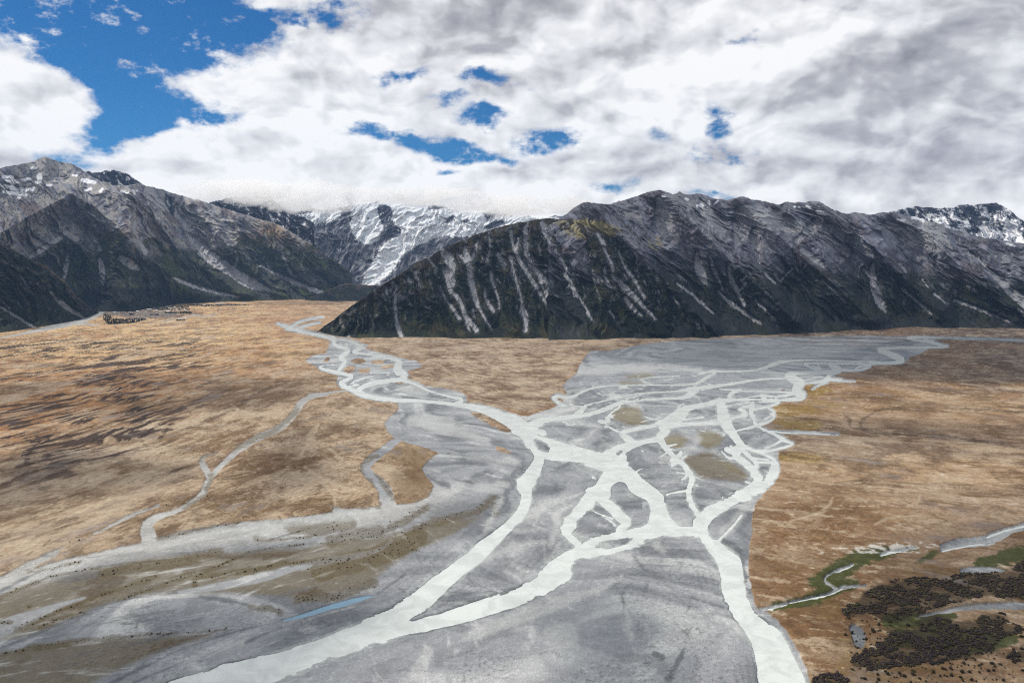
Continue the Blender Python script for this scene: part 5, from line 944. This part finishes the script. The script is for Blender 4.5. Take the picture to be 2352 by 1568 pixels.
# soft patches over the middle of the bed
shade_cloud([(1180, 1420, 0), (1400, 1330, 0), (1520, 1400, 0), (1560, 1560, 0), (1400, 1640, 0), (1290, 1500, 0)], 221, 60, mat=thick)
shade_cloud([(640, 1010, 0), (700, 960, 0), (760, 1100, 0), (560, 1170, 0)], 225, 60, mat=thick)
shade_cloud([(-200, 1080, 0), (100, 1040, 0), (480, 1060, 0), (420, 1110, 0), (0, 1180, 0), (-200, 1180, 0)], 227, 90, mat=thick)

# ------------------------------------------------------------------ haze
hb = bpy.data.meshes.new('haze')
x0, x1, y0, y1, z0, z1 = -30000, 30000, -600, 20500, -260, 3600
hb.from_pydata([(x0, y0, z0), (x1, y0, z0), (x1, y1, z0), (x0, y1, z0), (x0, y0, z1), (x1, y0, z1), (x1, y1, z1), (x0, y1, z1)], [],
               [(0, 3, 2, 1), (4, 5, 6, 7), (0, 1, 5, 4), (1, 2, 6, 5), (2, 3, 7, 6), (3, 0, 4, 7)])
haze = bpy.data.objects.new('haze', hb); C.collection.objects.link(haze); tag(haze, kind='stuff')
hmt = bpy.data.materials.new('valley air'); hmt.use_nodes = True; t = NT(hmt.node_tree)
pv = t.n('ShaderNodeVolumePrincipled'); pv.inputs['Color'].default_value = (.36, .60, 1.0, 1); pv.inputs['Density'].default_value = 7e-6
pv.inputs['Anisotropy'].default_value = .1
oo = t.n('ShaderNodeOutputMaterial'); t.link(pv.outputs[0], oo.inputs['Volume']); hb.materials.append(hmt)

# ------------------------------------------------------------------ cloud lying on the summits
def puff_bank(name, puffs, dens, seed):
    rs = np.random.RandomState(seed)
    bm_v = []; bm_f = []; off = 0
    vm = bpy.data.materials.new('summit cloud'); vm.use_nodes = True; t = NT(vm.node_tree)
    p = t.n('ShaderNodeVolumePrincipled'); p.inputs['Color'].default_value = (1, 1, 1, 1); p.inputs['Density'].default_value = dens
    p.inputs['Anisotropy'].default_value = .35
    o = t.n('ShaderNodeOutputMaterial'); t.link(p.outputs[0], o.inputs['Volume'])
    import bmesh
    for (px, py, rx, ry, D) in puffs:
        c = world_at(px, py, D); k = D / FPX
        bm = bmesh.new(); bmesh.ops.create_icosphere(bm, subdivisions=5, radius=1)
        V = np.array([v.co[:] for v in bm.verts]); F = np.array([[v.index for v in f.verts] for f in bm.faces]); bm.free()
        q = V * np.array([rx, rx * .8, ry]) * k
        w = q / 260.
        n = fbm(w[:, 0] + w[:, 1] * .7 + px, w[:, 2] + w[:, 1] * .5, 5, seed, .6)
        q = q * (1 + .55 * n)[:, None]
        bm_v.append(q + c); bm_f.append(F + off); off += len(V)
    ob = np_mesh(name, np.vstack(bm_v), np.vstack(bm_f), mat=vm); tag(ob, kind='structure')
    return ob
C.cycles.volume_bounces = 4
puff_bank('cloud_bank', [(560, 440, 120, 26, 12300), (700, 452, 130, 34, 13500), (770, 470, 50, 22, 13200), (860, 448, 110, 16, 13800), (1000, 452, 130, 20, 13800), (1080, 470, 60, 18, 13600), (1180, 474, 120, 22, 13600), (1290, 470, 70, 18, 13300)], .0018, 3)
print('air', time.time() - T0)
# ------------------------------------------------------------------ shrubs
import bmesh
def blob_mesh(sub, seed, flat=.85, rough=.5):
    bm = bmesh.new(); bmesh.ops.create_icosphere(bm, subdivisions=sub, radius=.5)
    V = np.array([v.co[:] for v in bm.verts]); F = np.array([[v.index for v in f.verts] for f in bm.faces]); bm.free()
    n = fbm(V[:, 0] * 3.1 + V[:, 2] * 1.3, V[:, 1] * 3.1 - V[:, 2], 4, seed, .7)
    V = V * (1 + rough * 2.2 * n)[:, None]; V[:, 2] = V[:, 2] * flat + .5 * flat * .8
    return V, F
rnd = np.random.RandomState(5)
def inside(poly, n):
    xs = [p[0] for p in poly]; ys = [p[1] for p in poly]; out = []
    while len(out) < n:
        q = (rnd.uniform(min(xs), max(xs)), rnd.uniform(min(ys), max(ys))); c = False
        for a, b in zip(poly, poly[1:] + poly[:1]):
            if (a[1] > q[1]) != (b[1] > q[1]) and q[0] < (b[0] - a[0]) * (q[1] - a[1]) / (b[1] - a[1]) + a[0]: c = not c
        if c: out.append(q)
    return out
def area(p): return abs(sum(a[0] * b[1] - b[0] * a[1] for a, b in zip(p, p[1:] + p[:1]))) / 2
shr = []                                    # px, py, width px, region
for poly in THICK:
    n = int(area(poly) / 5.5)
    for (a, b) in inside(poly, n):
        if fbm(np.array([a / 46.]), np.array([b / 20.]), 3, 91)[0] < -.18: continue
        shr.append((a, b, (2.4 + 4.4 * rnd.rand() ** 1.6) * (b / 1450.), 0))
for poly, n in zip(SCATTER, (330, 70, 26, 60)):
    for (a, b) in inside(poly, n): shr.append((a, b, rnd.uniform(2.5, 7.5) * (b / 1450.), 1))
for pts, n, spread in SH_LINES:
    L = [0]
    for p, q in zip(pts[:-1], pts[1:]): L.append(L[-1] + math.hypot(p[0] - q[0], p[1] - q[1]))
    for i in range(n):
        s_ = rnd.uniform(0, L[-1]); a = np.interp(s_, L, [p[0] for p in pts]); b = np.interp(s_, L, [p[1] for p in pts])
        b += rnd.normal() * spread * .28 * .4; a += rnd.normal() * spread * .28
        shr.append((a, b, (.9 + 3.6 * rnd.rand() ** 3) * min(1.15, ((b - 600) / 760) ** .8), 2))
good = []
for (a, b, w, r) in shr:
    if b > 1640 or a < -40 or a > 2400: continue
    aa, bb = np.array([a], F32), np.array([b], F32)
    if g.at(sdW, aa, bb)[0] < 3: continue
    good.append((a, b, w, r))
frame = lambda q: -2 < q[0] < 2354 and q[1] < 1572
good.sort(key=lambda q: -(q[2] if frame(q) else 0))
def shade_mat(name, c): return plain_mat(name, c, .95, .5, .6)
M_sh = [shade_mat('dark purple brown heath', (.046, .032, .032)), shade_mat('dark scrub', (.042, .034, .018)), shade_mat('olive scrub', (.075, .062, .026))]
protos = []
for k in range(3):
    row = []
    for j in range(4):
        V_, F_ = blob_mesh(3, 7 * k + j + 1)
        me = bpy.data.meshes.new('shrub'); me.from_pydata(V_.tolist(), [], F_.tolist()); me.update(); me.materials.append(M_sh[k]); row.append(me)
    protos.append(row)
LAB = [('dark purple-brown shrub in the dense thicket beside the right-hand river bank', 'shrubs of the dense thicket, lower right'),
       ('low dark shrub standing apart on dry grass around the lower right thicket', 'scattered shrubs below the thicket, lower right'),
       ('low dark olive shrub on pale gravel of the left-hand dry channels', 'low shrubs dotted along the left gravel bars')]
for (a, b, w, r) in good[:300]:
    X_, Y_ = ground_at(a, b); s_ = w * Y_ / FPX
    o = bpy.data.objects.new('shrub', protos[r][rnd.randint(4)]); C.collection.objects.link(o)
    o.location = (X_, Y_, surface_z(X_, Y_)); o.scale = (s_, s_ * rnd.uniform(.8, 1.2), s_ * rnd.uniform(.8, 1.1)); o.rotation_euler = (0, 0, rnd.uniform(0, 6.28))
    tag(o, LAB[r][0], 'shrub', LAB[r][1])
for k, nm, sel in ((0, 'thicket', 0), (1, 'thicket', 1), (2, 'thicket', 2), (1, 'scattered_shrubs', None), (2, 'gravel_bar_shrubs', None)):
    rest = [q for n_, q in enumerate(good[300:]) if (q[3] == k if sel is None else q[3] == 0 and (0, 0, 1, 1, 2)[n_ * 7 % 5] == sel)]
    Vs, Fs, off = [], [], 0
    base = [blob_mesh(1, 31 + j, .8, .6) for j in range(6)]
    for (a, b, w, r) in rest:
        X_, Y_ = ground_at(a, b); s_ = w * Y_ / FPX; V_, F_ = base[rnd.randint(6)]
        th = rnd.uniform(0, 6.28); ct, st = math.cos(th), math.sin(th)
        q = V_ * np.array([s_, s_ * rnd.uniform(.8, 1.2), s_ * rnd.uniform(.8, 1.15)])
        Vs.append(np.stack([q[:, 0] * ct - q[:, 1] * st + X_, q[:, 0] * st + q[:, 1] * ct + Y_, q[:, 2] + surface_z(X_, Y_)], -1)); Fs.append(F_ + off); off += len(V_)
    if Vs: tag(np_mesh(nm, np.vstack(Vs), np.vstack(Fs), mat=M_sh[k]), kind='stuff')

# ------------------------------------------------------------------ village at the foot of the left range
V8 = fr(200, 700, 400)
roofs = [plain_mat('pale metal roof', (.62, .64, .66), .5, .1), plain_mat('grey metal roof', (.25, .27, .30), .5, .1), plain_mat('blue metal roof', (.07, .12, .24), .5, .1)]
wallm = [plain_mat('cream wall', (.50, .48, .44), .9, .1), plain_mat('brown timber wall', (.14, .10, .08), .9, .1)]
def child(name, verts, faces, mat, parent):
    me = bpy.data.meshes.new(name); me.from_pydata(verts, [], faces); me.update(); me.materials.append(mat)
    o = bpy.data.objects.new(name, me); C.collection.objects.link(o); o.parent = parent; return o
def building(w, d, h, rise, rm, wm):
    e = bpy.data.objects.new('village_building', None); C.collection.objects.link(e)
    a, b = w / 2, d / 2
    child('wall', [(-a, -b, 0), (a, -b, 0), (a, b, 0), (-a, b, 0), (-a, -b, h), (a, -b, h), (a, b, h), (-a, b, h), (-a, 0, h + rise), (a, 0, h + rise)],
          [(0, 1, 5, 4), (1, 2, 6, 5), (2, 3, 7, 6), (3, 0, 4, 7), (4, 8, 7), (5, 6, 9)], wm, e)
    o_ = .8; rv = []
    for z_ in (0, .35):
        rv += [(-a - o_, -b - o_, h - .5 + z_), (a + o_, -b - o_, h - .5 + z_), (a + o_, 0, h + rise + .05 + z_), (-a - o_, 0, h + rise + .05 + z_), (-a - o_, b + o_, h - .5 + z_), (a + o_, b + o_, h - .5 + z_)]
    child('roof', rv, [(1, 0, 3, 2), (2, 3, 4, 5), (6, 7, 8, 9), (9, 8, 11, 10), (0, 1, 7, 6), (4, 10, 11, 5), (0, 6, 9, 3), (3, 9, 10, 4), (1, 2, 8, 7), (2, 5, 11, 8)], rm, e)
    for i in range(3):
        xx = (-.3 + .3 * i) * w
        child('window', [(xx - 1.2, -b - .12, 1.2), (xx + 1.2, -b - .12, 1.2), (xx + 1.2, -b - .12, 2.8), (xx - 1.2, -b - .12, 2.8), (xx - 1.2, -b + .1, 1.2), (xx + 1.2, -b + .1, 1.2), (xx + 1.2, -b + .1, 2.8), (xx - 1.2, -b + .1, 2.8)],
              [(0, 1, 2, 3), (1, 5, 6, 2), (4, 0, 3, 7), (3, 2, 6, 7), (0, 4, 5, 1)], roofs[2], e)
    return e
kinds = [building(26, 12, 5, 4, roofs[0], wallm[0]), building(20, 11, 4.5, 4, roofs[1], wallm[1]), building(44, 14, 8, 5, roofs[0], wallm[0]), building(36, 16, 7, 5, roofs[2], wallm[0])]
spots = [(800, 325, 0), (965, 322, 2), (1030, 330, 1), (1075, 345, 0), (1110, 285, 1), (1140, 280, 0), (1190, 265, 1), (1225, 250, 0), (1265, 245, 1), (1240, 270, 0), (1215, 305, 1), (1265, 322, 2), (1160, 355, 1), (1240, 368, 2), (1330, 300, 0), (1340, 345, 1), (1405, 322, 3), (1440, 330, 1), (1485, 340, 0), (1500, 325, 1), (1370, 345, 0), (690, 316, 1), (730, 320, 1), (880, 325, 1), (1100, 320, 1), (1060, 305, 1), (475, 345, 0), (530, 348, 0), (600, 350, 1),
         (1600, 262, 1), (1620, 258, 0), (1700, 262, 1), (1760, 268, 0), (1830, 262, 1), (1945, 256, 2), (1990, 252, 0), (2030, 248, 2), (2320, 240, 0)]
used = set()
for (zx, zy, kd) in spots:
    px, py = V8([(zx, zy)])[0]
    py = max(py, float(np.interp(px, [0, 200, 300, 420, 560, 700], [737, 718, 718, 699, 694, 690])) + 1.)
    X_, Y_ = ground_at(px, py); src = kinds[kd]
    if kd not in used: o = src; used.add(kd)
    else:
        o = src.copy(); C.collection.objects.link(o)
        for ch in list(src.children):
            c = ch.copy(); C.collection.objects.link(c); c.parent = o
    o.location = (X_, Y_, surface_z(X_, Y_) - .3); o.rotation_euler = (0, 0, rnd.uniform(-.5, .5)); s_ = rnd.uniform(.9, 1.3); o.scale = (s_, s_, s_)
    lab = ['small cream village building with a pale metal roof below the left range', 'small brown timber village building with a grey roof below the left range', 'long cream village building with a pale metal roof below the left range', 'long cream lodge with a dark blue roof in the middle of the village'][kd]
    tag(o, lab, 'building', 'village buildings below the left range')
# dark conifers around the village and at the valley mouth
TW = [(V8([(310, 400), (420, 400), (420, 470), (900, 460), (940, 480), (700, 530), (380, 545), (300, 470)]), 260), (V8([(680, 395), (750, 395), (750, 410), (680, 410)]), 20), (V8([(1180, 365), (1400, 370), (1430, 355), (1600, 370), (1560, 390), (1200, 385)]), 90), (V8([(1050, 290), (1480, 270), (1550, 300), (1540, 340), (1100, 340), (900, 340)]), 130),
      (V8([(1500, 262), (2000, 262), (2100, 250), (2350, 258), (2400, 270), (1700, 285)]), 160), (M2([(180, 850), (300, 845), (300, 872), (190, 870)]), 70), (G_([(770, 682), (850, 676), (850, 684), (770, 690)]), 40), (V8([(980, 400), (1100, 402), (1100, 412), (980, 410)]), 16), (V8([(1360, 480), (1480, 482), (1480, 492), (1360, 492)]), 20)]
bm = bmesh.new(); bmesh.ops.create_cone(bm, segments=7, radius1=.5, radius2=.05, depth=1, cap_ends=True)
bmesh.ops.subdivide_edges(bm, edges=bm.edges[:], cuts=1)
Vc = np.array([v.co[:] for v in bm.verts]); bm.faces.ensure_lookup_table(); bmesh.ops.triangulate(bm, faces=bm.faces[:])
Vc = np.array([v.co[:] for v in bm.verts]); Fc = np.array([[v.index for v in f.verts] for f in bm.faces]); bm.free()
Vc = Vc * (1 + .5 * fbm(Vc[:, 0] * 4 + 3 * Vc[:, 2], Vc[:, 1] * 4, 3, 4))[:, None]; Vc[:, 2] += .5
Vs, Fs, off = [], [], 0
for poly, n in TW:
    for (a, b) in inside(poly, int(n * 2.2)):
        X_, Y_ = ground_at(a, b); hh = rnd.uniform(6, 13)
        Vs.append(Vc * np.array([hh * 1.1, hh * 1.1, hh]) + np.array([X_, Y_, surface_z(X_, Y_)])); Fs.append(Fc + off); off += len(Vc)
tag(np_mesh('conifer_wood', np.vstack(Vs), np.vstack(Fs), mat=plain_mat('conifer needles', (.018, .028, .022), .95, .4, .05)), kind='stuff')
print('things', time.time() - T0)
print('script', time.time() - T0)
